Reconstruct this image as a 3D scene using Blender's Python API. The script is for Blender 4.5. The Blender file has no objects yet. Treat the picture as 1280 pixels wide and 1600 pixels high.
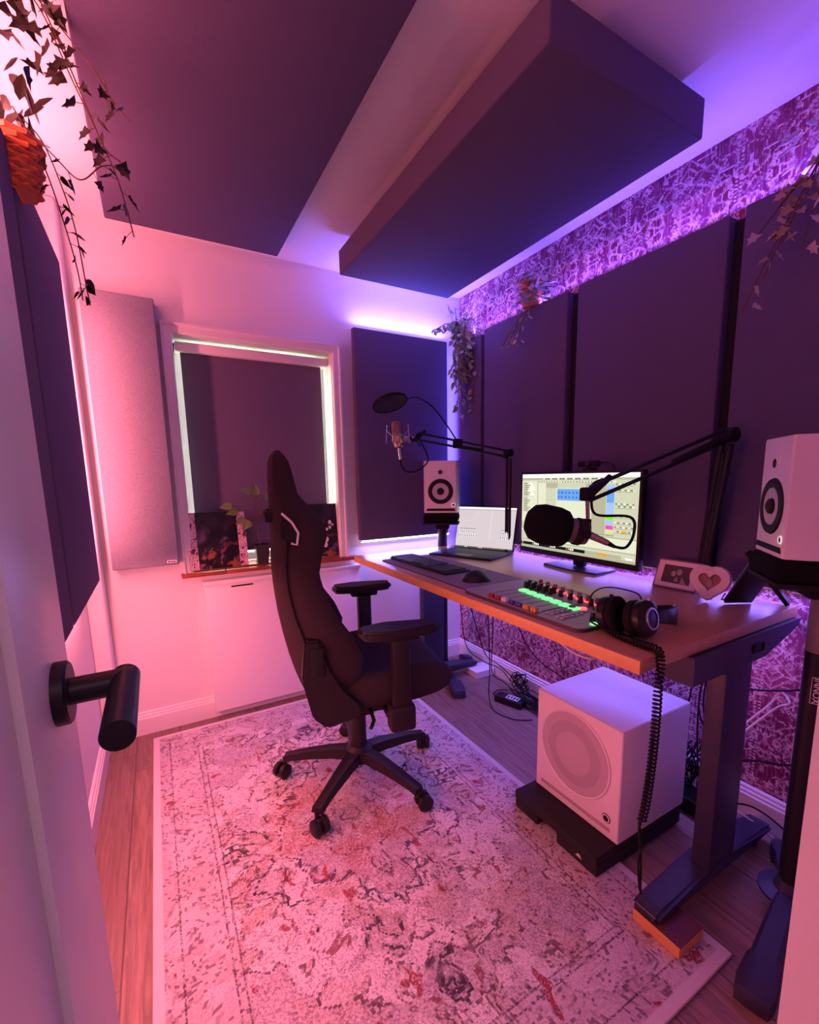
import bpy, bmesh, math, random
from mathutils import Vector, Matrix, Quaternion
random.seed(11)
PI = math.pi
scene = bpy.context.scene
COL = scene.collection

# ------------------------------------------------------------------ camera, world, exposure, lights
cam_d = bpy.data.cameras.new('camera'); cam = bpy.data.objects.new('camera', cam_d); COL.objects.link(cam)
cam_d.sensor_fit = 'HORIZONTAL'; cam_d.sensor_width = 36.0
cam_d.lens = 36.0*702.1/1280; cam_d.shift_x = -12.2/1280; cam_d.shift_y = 54.5/1280
cam_d.clip_start = 0.02
cam.matrix_world = Matrix.Translation((0,0,1.27)) @ Matrix.Rotation(-.5227,4,'Z') @ Matrix.Rotation(PI/2-.1535,4,'X') @ Matrix.Rotation(-.0172,4,'Z')
scene.camera = cam
scene.view_settings.view_transform = 'Standard'; scene.view_settings.look = 'None'
scene.view_settings.gamma = 1.0; scene.view_settings.use_curve_mapping = False
scene.view_settings.exposure = 0.14

world = bpy.data.worlds.new('daylight'); scene.world = world; world.use_nodes = True
world.node_tree.nodes['Background'].inputs[0].default_value = (.86,.95,.72,1)
world.node_tree.nodes['Background'].inputs[1].default_value = 14.0

XL, XR, YW, ZC = -.315, 1.814, 2.549, 2.406
PINK = (1.0,.20,.25); BLUE = (.20,.10,1.0); VIOLET = (.62,.16,1.0)
def area(name, loc, nrm, along, length, width, power, color):
    """a run of LED tape or the added hallway fill: emitting normal nrm, long side along"""
    l = bpy.data.lights.new(name,'AREA'); l.shape='RECTANGLE'; l.size=length; l.size_y=width
    l.energy=power; l.color=color
    o = bpy.data.objects.new(name,l); COL.objects.link(o)
    z = -Vector(nrm).normalized(); x = Vector(along).normalized(); y = z.cross(x).normalized(); x = y.cross(z)
    m = Matrix((x,y,z)).transposed().to_4x4(); m.translation = Vector(loc); o.matrix_world = m
    return o
# pink tape behind the left wall panels
area('pink_light_top',(-.29,1.30,2.10),(.45,0,.9),(0,1,0),1.85,.02,14.5,PINK)
area('pink_light_bottom',(-.29,1.30,.86),(.55,0,-.85),(0,1,0),1.85,.02,20,PINK)
area('pink_light_far',(-.285,2.285,1.5),(.5,.87,0),(0,0,1),1.1,.02,8,PINK)
# blue-violet tape behind the right wall panels
area('violet_light_top',(1.780,1.35,2.135),(-.45,0,.9),(0,1,0),2.2,.02,8.5,(.20,.10,1.0))
area('violet_light_bottom',(1.775,1.35,.875),(-.4,0,-.9),(0,1,0),2.2,.02,4.5,(.26,.14,1.0))
# blue tape behind the panel beside the window
area('under_desk_light',(1.735,1.47,.795),(-.55,0,-.83),(0,1,0),1.6,.02,7.5,(.22,.15,1.0))
area('blue_light_top',(1.37,2.51,2.12),(0,-.45,.9),(1,0,0),.62,.02,8,(.18,.14,1.0))
area('blue_light_corner',(1.795,2.462,1.5),(-.93,.10,0),(0,0,1),1.15,.02,4.5,(.12,.09,1.0))
area('blue_light_bottom',(1.37,2.505,.885),(0,-.5,-.87),(1,0,0),.62,.02,3.6,(.28,.2,1.0))

# ------------------------------------------------------------------ helpers
def srgb(r,g,b):
    f = lambda c: (c/12.92 if c<=.04045 else ((c+.055)/1.055)**2.4)
    return (f(r/255),f(g/255),f(b/255))
MATS = {}
def mat(name, col, rough=.6, metal=0, noise=0, nscale=40, bump=0, bscale=200, emit=None, es=1, coat=0, spec=.5, trans=0):
    m = bpy.data.materials.new(name); m.use_nodes=True; nt=m.node_tree; p=nt.nodes['Principled BSDF']
    p.inputs['Base Color'].default_value=(*col,1); p.inputs['Roughness'].default_value=rough
    p.inputs['Metallic'].default_value=metal; p.inputs['Coat Weight'].default_value=coat
    p.inputs['Specular IOR Level'].default_value=spec
    if trans: p.inputs['Transmission Weight'].default_value=trans
    tc=nt.nodes.new('ShaderNodeTexCoord')
    if noise:
        n=nt.nodes.new('ShaderNodeTexNoise'); n.inputs['Scale'].default_value=nscale; n.inputs['Detail'].default_value=4
        mx=nt.nodes.new('ShaderNodeMix'); mx.data_type='RGBA'
        mx.inputs[6].default_value=(*[c*(1-noise) for c in col],1); mx.inputs[7].default_value=(*[min(1,c*(1+noise)) for c in col],1)
        nt.links.new(tc.outputs['Object'],n.inputs['Vector']); nt.links.new(n.outputs[0],mx.inputs[0]); nt.links.new(mx.outputs[2],p.inputs['Base Color'])
    if bump:
        n=nt.nodes.new('ShaderNodeTexNoise'); n.inputs['Scale'].default_value=bscale; n.inputs['Detail'].default_value=3
        b=nt.nodes.new('ShaderNodeBump'); b.inputs['Strength'].default_value=bump; b.inputs['Distance'].default_value=.003
        nt.links.new(tc.outputs['Object'],n.inputs['Vector']); nt.links.new(n.outputs[0],b.inputs['Height']); nt.links.new(b.outputs[0],p.inputs['Normal'])
    if emit: p.inputs['Emission Color'].default_value=(*emit,1); p.inputs['Emission Strength'].default_value=es
    MATS[name]=m
    return m

class G:
    """mesh collector"""
    def __init__(s): s.bm=bmesh.new(); s.mi=0
    def _f(s, vs, flip=False):
        try:
            f=s.bm.faces.new(vs[::-1] if flip else vs); f.material_index=s.mi; return f
        except ValueError: return None
    def box(s,x0,x1,y0,y1,z0,z1,bev=0,seg=2,M=None):
        vs=[s.bm.verts.new((x,y,z)) for x in (x0,x1) for y in (y0,y1) for z in (z0,z1)]
        idx=[(0,1,3,2),(4,6,7,5),(0,4,5,1),(2,3,7,6),(0,2,6,4),(1,5,7,3)]
        fs=[s._f([vs[i] for i in q]) for q in idx]
        if bev:
            es=list({e for f in fs for e in f.edges})
            r=bmesh.ops.bevel(s.bm,geom=es,offset=bev,segments=seg,affect='EDGES',profile=.5)
            for f in r['faces']: f.material_index=s.mi
            if M is not None:
                vv={v for f in r['faces'] for v in f.verts}|{v for f in fs if f.is_valid for v in f.verts}
                for v in vv: v.co=M@v.co
        elif M is not None:
            for v in vs: v.co=M@v.co
        return s
    def rings(s,rings,close=True,cap=True):
        R=[[s.bm.verts.new(p) for p in r] for r in rings]
        n=len(R[0])
        for a,b in zip(R,R[1:]):
            for i in range(n if close else n-1): s._f([a[i],a[(i+1)%n],b[(i+1)%n],b[i]])
        if cap and close: s._f(R[0],True); s._f(R[-1])
        return s
    def tube(s,pts,r,n=8,cap=True):
        P=[Vector(p) for p in pts]
        rr=r if isinstance(r,(list,tuple)) else [r]*len(P)
        t0=(P[1]-P[0]).normalized(); up=Vector((0,0,1)) if abs(t0.z)<.9 else Vector((1,0,0))
        nrm=t0.cross(up).normalized(); out=[]; tp=t0
        for i,p in enumerate(P):
            t=(P[min(i+1,len(P)-1)]-P[max(i-1,0)]).normalized()
            q=tp.rotation_difference(t); nrm=(q@nrm).normalized(); tp=t
            bn=t.cross(nrm).normalized()
            out.append([p+(nrm*math.cos(2*PI*k/n)+bn*math.sin(2*PI*k/n))*rr[i] for k in range(n)])
        return s.rings(out,True,cap)
    def cyl(s,p0,p1,r0,r1=None,n=20): return s.tube([p0,p1],[r0,r0 if r1 is None else r1],n)
    def lathe(s,prof,org=(0,0,0),axis=(0,0,1),n=28,cap=True):
        a=Vector(axis).normalized(); u=a.orthogonal().normalized(); v=a.cross(u); o=Vector(org)
        return s.rings([[o+a*h+(u*math.cos(2*PI*k/n)+v*math.sin(2*PI*k/n))*r for k in range(n)] for r,h in prof],True,cap)
    def prism(s,poly,t,M=None):
        """poly in local xy, extruded along local z by t, then M"""
        M=M or Matrix()
        return s.rings([[M@Vector((x,y,0)) for x,y in poly],[M@Vector((x,y,t)) for x,y in poly]])
    def sph(s,c,r,n=12,m=8,M=None):
        rx,ry,rz=(r,r,r) if not isinstance(r,(tuple,list)) else r
        c=Vector(c); rings=[]
        for i in range(m+1):
            ph=-PI/2+PI*i/m; cr=max(math.cos(ph),.02)
            ring=[Vector((rx*cr*math.cos(2*PI*k/n),ry*cr*math.sin(2*PI*k/n),rz*math.sin(ph))) for k in range(n)]
            rings.append([c+(M@p if M else p) for p in ring])
        return s.rings(rings)
    def quad(s,a,b,c,d): s._f([s.bm.verts.new(p) for p in (a,b,c,d)]); return s
    def leaf(s,c,d,nrm,L,W,kind='oval'):
        """a leaf with a fold: c base, d direction"""
        d=Vector(d).normalized(); n=Vector(nrm); sd=d.cross(n)
        if sd.length<.01: sd=d.orthogonal()
        sd.normalize(); n=sd.cross(d); c=Vector(c)
        if kind=='ivy': out=[(0,0),(.12,.42),(.0,.62),(.38,.38),(.55,.55),(.66,.22),(1,0)]
        elif kind=='heart': out=[(0,0),(-.12,.25),(.02,.52),(.35,.55),(.7,.28),(1,0)]
        else: out=[(0,0),(.2,.32),(.5,.46),(.8,.26),(1,0)]
        mid=[s.bm.verts.new(c+d*(L*x)-n*(.05*L*math.sin(PI*max(0,x)))) for x,_ in out]
        for sg in (1,-1):
            ed=[mid[0]]+[s.bm.verts.new(c+d*(L*x)+sd*(sg*W*y)+n*(W*.25*y)) for x,y in out[1:-1]]+[mid[-1]]
            for i in range(len(out)-1):
                vs=[mid[i],ed[i],ed[i+1],mid[i+1]]; u=[]
                for v in vs:
                    if v not in u: u.append(v)
                if len(u)>=3: s._f(u,sg<0)
        return s
def build(name,g,m,parent=None,smooth=True,loc=None,rot=None,solid=0,sub=0,angle=.6):
    me=bpy.data.meshes.new(name); bmesh.ops.recalc_face_normals(g.bm,faces=g.bm.faces)
    for f in g.bm.faces: f.smooth=smooth
    g.bm.to_mesh(me); g.bm.free()
    for x in (m if isinstance(m,(list,tuple)) else [m]): me.materials.append(x)
    if smooth:
        try: me.set_sharp_from_angle(angle=angle)
        except Exception: pass
    o=bpy.data.objects.new(name,me); COL.objects.link(o)
    if parent is not None: o.parent=parent
    if loc: o.location=loc
    if rot: o.rotation_euler=rot
    if solid:
        md=o.modifiers.new('s','SOLIDIFY'); md.thickness=solid; md.offset=0
    if sub:
        md=o.modifiers.new('u','SUBSURF'); md.levels=sub; md.render_levels=sub
    return o
def thing(name,label,cat,loc=(0,0,0),rz=0,group=None):
    o=bpy.data.objects.new(name,None); COL.objects.link(o); o.empty_display_size=.05
    o.location=loc; o.rotation_euler=(0,0,rz); o['label']=label; o['category']=cat
    if group: o['group']=group
    return o
def tag(o,label,cat,group=None):
    o['label']=label; o['category']=cat
    if group: o['group']=group
    return o
def struct(o,label=None):
    o['kind']='structure'
    if label: o['label']=label
    return o
def smoothpath(pts,k=8):
    P=[Vector(p) for p in pts]; out=[]
    for i in range(len(P)-1):
        a=P[max(i-1,0)];b=P[i];c=P[i+1];d=P[min(i+2,len(P)-1)]
        for j in range(k):
            t=j/k; out.append(.5*((2*b)+(c-a)*t+(2*a-5*b+4*c-d)*t*t+(3*b-a-3*c+d)*t**3))
    out.append(P[-1]); return out
def frame(org,x,z):
    """matrix from origin, x axis and z axis"""
    z=Vector(z).normalized(); x=Vector(x); x=(x-z*x.dot(z)).normalized(); y=z.cross(x)
    m=Matrix((x,y,z)).transposed().to_4x4(); m.translation=Vector(org); return m

# ------------------------------------------------------------------ node helpers for the big patterned surfaces
class N:
    def __init__(s,name):
        s.m=bpy.data.materials.new(name); s.m.use_nodes=True; s.nt=s.m.node_tree; s.p=s.nt.nodes['Principled BSDF']
        s.tc=s.nt.nodes.new('ShaderNodeTexCoord').outputs['Object']
    def L(s,a,b):
        if isinstance(a,(int,float)): b.default_value=a
        elif isinstance(a,tuple): b.default_value=(*a,1) if len(a)==3 and len(b.default_value)==4 else a
        else: s.nt.links.new(a,b)
    def math(s,op,a,b=0,c=0):
        n=s.nt.nodes.new('ShaderNodeMath'); n.operation=op; s.L(a,n.inputs[0]); s.L(b,n.inputs[1]); s.L(c,n.inputs[2]); return n.outputs[0]
    def mix(s,f,a,b,mode='MIX'):
        n=s.nt.nodes.new('ShaderNodeMix'); n.data_type='RGBA'; n.blend_type=mode; n.clamp_factor=True
        s.L(f,n.inputs[0]); s.L(a,n.inputs[6]); s.L(b,n.inputs[7]); return n.outputs[2]
    def noise(s,v,scale,detail=2,rough=.5,dist=0):
        n=s.nt.nodes.new('ShaderNodeTexNoise'); s.L(v,n.inputs['Vector']); n.inputs['Scale'].default_value=scale
        n.inputs['Detail'].default_value=detail; n.inputs['Roughness'].default_value=rough; n.inputs['Distortion'].default_value=dist; return n.outputs[0]
    def voro(s,v,scale,feat='F1',out=0):
        n=s.nt.nodes.new('ShaderNodeTexVoronoi'); n.feature=feat; s.L(v,n.inputs['Vector']); n.inputs['Scale'].default_value=scale; return n.outputs[out]
    def sep(s,v):
        n=s.nt.nodes.new('ShaderNodeSeparateXYZ'); s.L(v,n.inputs[0]); return n.outputs
    def comb(s,x,y,z=0):
        n=s.nt.nodes.new('ShaderNodeCombineXYZ'); s.L(x,n.inputs[0]); s.L(y,n.inputs[1]); s.L(z,n.inputs[2]); return n.outputs[0]
    def step(s,a,e0,e1,lo=0,hi=1):
        n=s.nt.nodes.new('ShaderNodeMapRange'); n.interpolation_type='SMOOTHSTEP'; s.L(a,n.inputs[0])
        n.inputs[1].default_value=e0; n.inputs[2].default_value=e1; n.inputs[3].default_value=lo; n.inputs[4].default_value=hi; return n.outputs[0]
    def band(s,a,c,w): return s.step(s.math('ABSOLUTE',s.math('SUBTRACT',a,c)),w,w*.4)
    def snap(s,a,q): return s.math('SNAP',a,q)
    def out(s,col,rough=.8,bump=None,bs=.3,bd=.004):
        s.L(col,s.p.inputs['Base Color']); s.p.inputs['Roughness'].default_value=rough
        if bump is not None:
            b=s.nt.nodes.new('ShaderNodeBump'); b.inputs['Strength'].default_value=bs; b.inputs['Distance'].default_value=bd
            s.L(bump,b.inputs['Height']); s.L(b.outputs[0],s.p.inputs['Normal'])
        return s.m

white = mat('white_paint',(.80,.78,.77),.55,noise=.02,nscale=3,bump=.12,bscale=60)
ceilm = mat('ceiling_paint',(.80,.79,.78),.7,bump=.08,bscale=30)
gloss_white = mat('gloss_white',(.82,.80,.79),.3)
door_paint = mat('door_paint',(.70,.69,.70),.35)
grey_fab = mat('charcoal_fabric',(.115,.095,.17),.95,noise=.18,nscale=350,bump=.5,bscale=600,spec=.2)
lgrey_fab = mat('light_grey_fabric',(.28,.28,.34),.95,noise=.35,nscale=220,bump=.6,bscale=500,spec=.2)
black = mat('black_plastic',(.010,.009,.011),.45,spec=.3)
blackm = mat('matt_black',(.009,.008,.010),.75,spec=.3)
blackmetal = mat('black_metal',(.010,.009,.013),.42,spec=.35)
navy = mat('charcoal_steel',(.026,.024,.06),.45)
tubeg = mat('mauve_grey_tube',(.20,.17,.18),.5)
dark_wood_under = mat('dark_metal_brown',(.045,.022,.022),.5)
foam = mat('black_foam',(.008,.008,.009),.95,bump=.5,bscale=300,spec=.1)
chairfab = mat('chair_fabric',(.030,.019,.023),.92,noise=.3,nscale=400,bump=.4,bscale=700,spec=.25)
chairpl = mat('chair_plastic',(.012,.008,.011),.5,spec=.35)
cream = mat('cream_plastic',(.75,.70,.68),.4)
spk_white = mat('speaker_white',(.78,.74,.75),.38)
cone = mat('speaker_cone',(.52,.47,.49),.5)
rubber = mat('speaker_surround',(.016,.010,.013),.6,spec=.3)
chrome = mat('chrome',(.7,.68,.7),.18,metal=1)
copper = mat('rose_metal',(.62,.42,.38),.3,metal=.9)
led_w = mat('led_white',(1,1,1),.5,emit=(.66,.6,1),es=22)
led_p = mat('led_pink',(1,.5,.5),.5,emit=(1,.35,.45),es=6)
tape = mat('led_tape',(.6,.6,.65),.5)

# ------------------------------------------------------------------ floor, rug, wallpaper materials
def floor_material():
    n=N('oak_floor'); x,y,z=n.sep(n.tc)[:3]
    W=.19; row=n.math('FLOOR',n.math('DIVIDE',x,W)); fx=n.math('FRACT',n.math('DIVIDE',x,W))
    rnd=n.math('FRACT',n.math('MULTIPLY',n.math('SINE',n.math('MULTIPLY',row,12.9898)),43758.5))
    yy=n.math('ADD',n.math('DIVIDE',y,1.15),rnd); fy=n.math('FRACT',yy); cell=n.math('FLOOR',yy)
    r2=n.math('FRACT',n.math('MULTIPLY',n.math('SINE',n.math('ADD',n.math('MULTIPLY',cell,78.2),n.math('MULTIPLY',row,37.7))),4375.5))
    g=n.noise(n.comb(n.math('MULTIPLY',x,26),n.math('MULTIPLY',y,1.6),r2),2.2,5,.6,1.2)
    g2=n.noise(n.comb(n.math('MULTIPLY',x,120),n.math('MULTIPLY',y,4),r2),2,3)
    c=n.mix(n.step(g,.3,.7),srgb(112,90,80),srgb(156,128,112))
    c=n.mix(n.step(g2,.55,.75,0,.35),c,srgb(90,72,64))
    c=n.mix(n.math('MULTIPLY',r2,.45),c,srgb(120,98,88))
    gap=n.math('MAXIMUM',n.math('MAXIMUM',n.step(fx,.02,.0),n.step(fx,.98,1.)),n.step(fy,.004,.0))
    c=n.mix(n.math('MULTIPLY',gap,.7),c,(.03,.02,.02))
    return n.out(c,.42,n.math('SUBTRACT',g2,n.math('MULTIPLY',gap,2)),.15,.002)
def rug_material():
    """distressed persian rug: object coords x 0..W, y 0..L"""
    n=N('persian_rug'); x,y,z=n.sep(n.tc)[:3]; W,LL=1.33,1.985
    grain=n.noise(n.tc,150,2,.6); fine=n.noise(n.tc,300,2,.7); fib=n.noise(n.tc,500,2,.6); mid=n.noise(n.tc,20,4,.65)
    q=.0075; wob=n.math('MULTIPLY',n.math('SUBTRACT',n.noise(n.tc,7,1,.5),.5),.10)
    mx=n.math('ABSOLUTE',n.math('SUBTRACT',x,W/2)); my=n.math('ABSOLUTE',n.math('SUBTRACT',y,LL/2))
    sx=n.snap(n.math('ADD',mx,wob),q); sy=n.snap(n.math('ADD',my,wob),q); sv=n.comb(sx,sy,.37)
    pa=n.noise(sv,5.0,2,.55); pb=n.noise(n.comb(sy,sx,2.1),8,2,.55); pc=n.noise(sv,19,2,.6)
    d=n.math('ADD',n.math('MULTIPLY',sx,1.2),n.math('MULTIPLY',sy,.8)); dn=n.math('ADD',d,n.math('MULTIPLY',n.math('SUBTRACT',pb,.5),.55))
    # soft woven fields
    base=n.mix(n.step(pa,.46,.50),srgb(226,222,222),srgb(196,184,190))
    base=n.mix(n.math('MULTIPLY',n.step(pb,.53,.55),n.step(mid,.35,.6,.3,.9)),base,srgb(196,176,166))
    base=n.mix(n.math('MULTIPLY',n.step(dn,.30,.29),n.step(mid,.3,.6,.4,.9)),base,srgb(190,168,176))
    base=n.mix(n.math('MULTIPLY',n.band(dn,.42,.055),.85),base,srgb(234,228,228))
    # thread-level wear: pale and dark grains everywhere
    base=n.mix(n.math('MULTIPLY',n.step(grain,.52,.58),n.step(mid,.30,.62,.7,.15)),base,srgb(236,230,230))
    base=n.mix(n.math('MULTIPLY',n.step(grain,.47,.41),n.step(mid,.34,.62,.18,.8)),base,srgb(140,118,134))
    base=n.mix(n.math('MULTIPLY',n.step(fine,.44,.36),n.step(n.noise(n.tc,11,3,.6),.44,.60,.1,.8)),base,srgb(96,74,92))
    base=n.mix(n.math('MULTIPLY',n.step(fine,.56,.66),.5),base,srgb(240,234,234))
    brk=n.step(n.noise(n.tc,70,3,.6),.34,.42); brk2=n.step(n.noise(n.tc,5,2,.6),.40,.48)
    def outline(col,src,c,w,amt,k=brk):
        nonlocal base
        base=n.mix(n.math('MULTIPLY',n.math('MULTIPLY',n.band(src,c,w),k),amt),base,col)
    outline(srgb(56,56,96),dn,.355,.018,.95); outline(srgb(40,38,54),dn,.51,.011,.95,n.math('MULTIPLY',brk,brk2)); outline(srgb(120,50,56),dn,.60,.013,.8,n.math('MULTIPLY',brk,brk2))
    outline(srgb(70,56,62),pa,.48,.009,.85,n.math('MULTIPLY',brk,brk2)); outline(srgb(84,68,74),pb,.54,.010,.8); outline(srgb(110,92,104),pc,.5,.014,.42,n.math('MULTIPLY',brk,brk2))
    outline(srgb(120,100,112),pc,.58,.009,.35)
    # border
    ed=n.math('MINIMUM',n.math('SUBTRACT',W/2,mx),n.math('SUBTRACT',LL/2,my)); edw=n.math('ADD',ed,n.math('MULTIPLY',wob,.06))
    inb=n.step(edw,.205,.20)
    base=n.mix(n.math('MULTIPLY',inb,.5),base,srgb(214,200,206))
    base=n.mix(n.math('MULTIPLY',n.math('MULTIPLY',inb,n.band(pc,.5,.018)),.7),base,srgb(92,70,88))
    for c_ in (.205,.185,.07): base=n.mix(n.math('MULTIPLY',n.band(edw,c_,.0035),n.math('MULTIPLY',n.step(grain,.46,.52),.85)),base,srgb(64,50,62))
    # red and rust flecks
    rs=n.noise(n.comb(x,n.math('MULTIPLY',y,.55),.0),15,2,.5,.9)
    base=n.mix(n.math('MULTIPLY',n.math('MULTIPLY',n.step(rs,.672,.688),n.step(grain,.38,.5)),.92),base,srgb(150,34,42))
    cx=n.math('ADD',n.math('POWER',n.math('SUBTRACT',x,.60),2),n.math('POWER',n.math('SUBTRACT',y,1.0),2))
    rust=n.step(n.noise(n.tc,6.5,3,.6),.47,.58)
    base=n.mix(n.math('MULTIPLY',n.math('MULTIPLY',rust,n.step(cx,.12,.03,0,.75)),n.step(fine,.58,.44)),base,srgb(164,84,60))
    base=n.mix(n.step(ed,.030,.024),base,srgb(228,222,222))
    base=n.mix(n.step(fib,.3,.7,.18,0),base,(.12,.08,.10))
    return n.out(base,.95,n.math('ADD',fib,grain),.5,.004)
def wallpaper_material():
    """purple distressed persian wallpaper on the wall plane (object y,z)"""
    n=N('persian_wallpaper'); o=n.sep(n.tc); y,z=o[1],o[2]
    py=n.math('PINGPONG',n.math('ADD',y,5),.21); pz=n.math('PINGPONG',n.math('ADD',z,.06),.38); q=.0055
    sy,sz=n.snap(py,q),n.snap(pz,q); sv=n.comb(sy,sz,.8)
    def cheb(scale,off):
        nd=n.nt.nodes.new('ShaderNodeTexVoronoi'); nd.distance='MANHATTAN'; nd.inputs['Scale'].default_value=scale
        n.L(n.comb(n.math('ADD',sy,off),sz,off),nd.inputs['Vector']); return nd.outputs[0]
    a=n.noise(sv,13,0,.5); b=n.noise(n.comb(sz,sy,4.),24,0,.5); v1=cheb(9,0.); v2=cheb(20,3.)
    mxx=lambda *L:__import__('functools').reduce(lambda p,r:n.math('MAXIMUM',p,r),L)
    lines=mxx(n.band(a,.42,.022),n.band(a,.58,.022),n.band(b,.5,.035),n.band(v1,.35,.045),n.band(v1,.62,.04),n.math('MULTIPLY',n.band(v2,.4,.09),.85))
    dash=n.math('GREATER_THAN',n.math('PINGPONG',z,.006),.003); stripe=n.band(n.math('PINGPONG',n.math('ADD',y,5.07),.105),.098,.006)
    lines=n.math('MAXIMUM',lines,n.math('MULTIPLY',stripe,dash))
    thr=n.noise(n.comb(n.math('MULTIPLY',y,160),n.math('MULTIPLY',z,14),0),1,2,.6)
    wear=n.step(n.noise(n.tc,22,4,.75),.34,.58,.25,1)
    ground=n.mix(n.step(n.noise(sv,7,0),.46,.52),srgb(120,32,84),srgb(154,60,114))
    ground=n.mix(n.step(n.noise(n.tc,2.5,2),.42,.6,0,.6),ground,srgb(110,20,62))
    ground=n.mix(n.step(thr,.50,.66,0,.6),ground,srgb(196,146,180))
    col=n.mix(n.math('MULTIPLY',lines,wear),ground,srgb(238,206,222))
    col=n.mix(n.step(n.noise(n.tc,130,2,.6),.5,.38,0,.35),col,srgb(110,18,56))
    return n.out(col,.75,lines,.1,.001)
floor_m=floor_material(); rug_m=rug_material(); paper_m=wallpaper_material()

# ------------------------------------------------------------------ room shell
YH=-1.7
struct(build('floor',G().box(-1.2,XR+.1,YH,YW+.2,-.06,0),floor_m,smooth=False))
struct(build('ceiling',G().box(-1.2,XR+.1,YH,YW+.2,ZC,ZC+.06),ceilm,smooth=False))
struct(build('wall_left',G().box(XL-.1,XL,-.3,YW+.2,0,ZC),white,smooth=False))
struct(build('wall_right',G().box(XR,XR+.1,-.3,YW+.2,0,ZC),paper_m,smooth=False))
# back wall with the window opening
WX0,WX1,WZ0,WZ1=.135,.925,.815,1.965
g=G(); g.box(XL,WX0,YW,YW+.2,0,ZC); g.box(WX1,XR,YW,YW+.2,0,ZC); g.box(WX0,WX1,YW,YW+.2,0,WZ0-.02); g.box(WX0,WX1,YW,YW+.2,WZ1,ZC)
struct(build('wall_back',g,white,smooth=False))
g=G(); g.box(XL,-.175,-.32,-.28,0,ZC); g.box(-.175,.62,-.32,-.28,2.14,ZC); g.box(.66,XR,-.32,.165,0,ZC)
struct(build('wall_front',g,white,smooth=False))
# hallway behind the doorway
g=G(); g.box(-1.2,-1.1,YH,-.3,0,ZC); g.box(-1.1,XR,YH-.1,YH,0,ZC); g.box(-1.1,XL,-.38,-.32,0,ZC); g.box(XR,XR+.1,YH,-.3,0,ZC)
struct(build('wall_hallway',g,white,smooth=False))
area('hallway_fill',(.1,-1.0,2.38),(0,.25,-1),(1,0,0),.9,.5,21,(.95,.47,.74))  # soft pink fill added behind the camera, its source is made up
# door frame on the right of the doorway
g=G(); g.box(.62,.66,-.34,.185,0,2.16,.003); g.box(.612,.62,-.34,.02,0,2.14,.002); g.box(.64,.75,.165,.187,0,2.2,.004)
struct(build('trim_1',g,gloss_white),'white painted door frame standing at the right edge')
def skirting(x0,y0,x1,y1,nx,ny):
    prof=[(0,0),(.018,0),(.018,.085),(.014,.09),(.014,.098),(.009,.104),(.009,.112),(.004,.118),(0,.118)]
    g=G(); g.rings([[Vector((x+nx*d,y+ny*d,h)) for d,h in prof] for x,y in ((x0,y0),(x1,y1))]); return g
struct(build('baseboard_left',skirting(XL,-.3,XL,YW,1,0),gloss_white,angle=.3))
struct(build('baseboard_back',skirting(XL,YW,XR,YW,0,-1),gloss_white,angle=.3))
struct(build('baseboard_right',skirting(XR,.165,XR,YW,-1,0),gloss_white,angle=.3))
g=G(); g.box(XL,-.245,2.44,YW,.16,ZC,.012,3)
struct(build('trim_2',g,gloss_white),'white boxed pipe running up the left corner')

# door
d1=bpy.data.objects.new('door_1',None); COL.objects.link(d1); d1.location=(-.115,-.27,0); struct(d1,'open white door at the left edge with black lever handle')
g=G(); g.box(-.02,.013,0,.84,.01,2.12,.002); build('door_slab',g,door_paint,d1)
g=G(); g.box(.0125,.02,.672,.84,.01,2.12,.0015); g.box(.0125,.02,0,.13,.01,2.12,.0015); build('door_stile',g,door_paint,d1)
g=G(); g.lathe([(.0,0),(.029,0),(.029,.009),(.027,.011),(.0,.011)],(.02,.77,1.08),(1,0,0),32)
g.lathe([(.0125,.0),(.0125,.055),(.0125,.056)],(.025,.77,1.08),(1,0,0),20)
g.lathe([(.0,.0),(.0125,.0),(.0125,.12),(.0,.121)],(.073,.782,1.08),(0,-1,-.015),24)
build('door_handle',g,blackmetal,d1)

# ------------------------------------------------------------------ window
w1=bpy.data.objects.new('window_1',None); COL.objects.link(w1); struct(w1,'recessed white window with terracotta tiled sill')
g=G() # architrave: one moulded picture-frame loop
prof=[(0,0),(0,.026),(.010,.026),(.014,.018),(.040,.018),(.047,.012),(.047,0)]
cor=[(.088,.80),(.088,2.014),(.975,2.014),(.975,.80)]; dr=[(1,0),(1,-1),(-1,-1),(-1,0)]
g.rings([[Vector((cx+dx*w,YW-d,cz+dz*w)) for w,d in prof] for (cx,cz),(dx,dz) in zip(cor,dr)])
build('architrave',g,gloss_white,w1,smooth=False)
g=G(); y0,y1=YW+.155,YW+.195
g.box(WX0,WX0+.045,y0,y1,WZ0,WZ1,.003); g.box(WX1-.045,WX1,y0,y1,WZ0,WZ1,.003)
g.box(WX0,WX1,y0,y1,WZ0,WZ0+.045,.003); g.box(WX0,WX1,y0,y1,WZ1-.045,WZ1,.003); g.box(.515,.545,y0,y1,WZ0,WZ1,.003)
build('window_frame',g,gloss_white,w1)
glass=mat('window_glass',(1,1,1),.02,trans=1)
build('glass_pane',G().box(WX0+.04,WX1-.04,YW+.172,YW+.178,WZ0+.04,WZ1-.04),glass,w1,smooth=False)
terra=mat('terracotta',srgb(150,70,48),.55,noise=.25,nscale=18,bump=.2,bscale=90)
g=G(); xs=[.075,.285,.50,.715,.93,1.03]
for a,b in zip(xs,xs[1:]): g.box(a+.001,b-.002,YW-.055,YW-.001,.787,.806,.004)
for a,b in zip([WX0,.32,.53,.74],[.32,.53,.74,WX1]): g.box(a+.001,b-.001,YW-.004,YW+.15,.795,.8155,.002)
build('window_sill',g,terra,w1)

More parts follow.
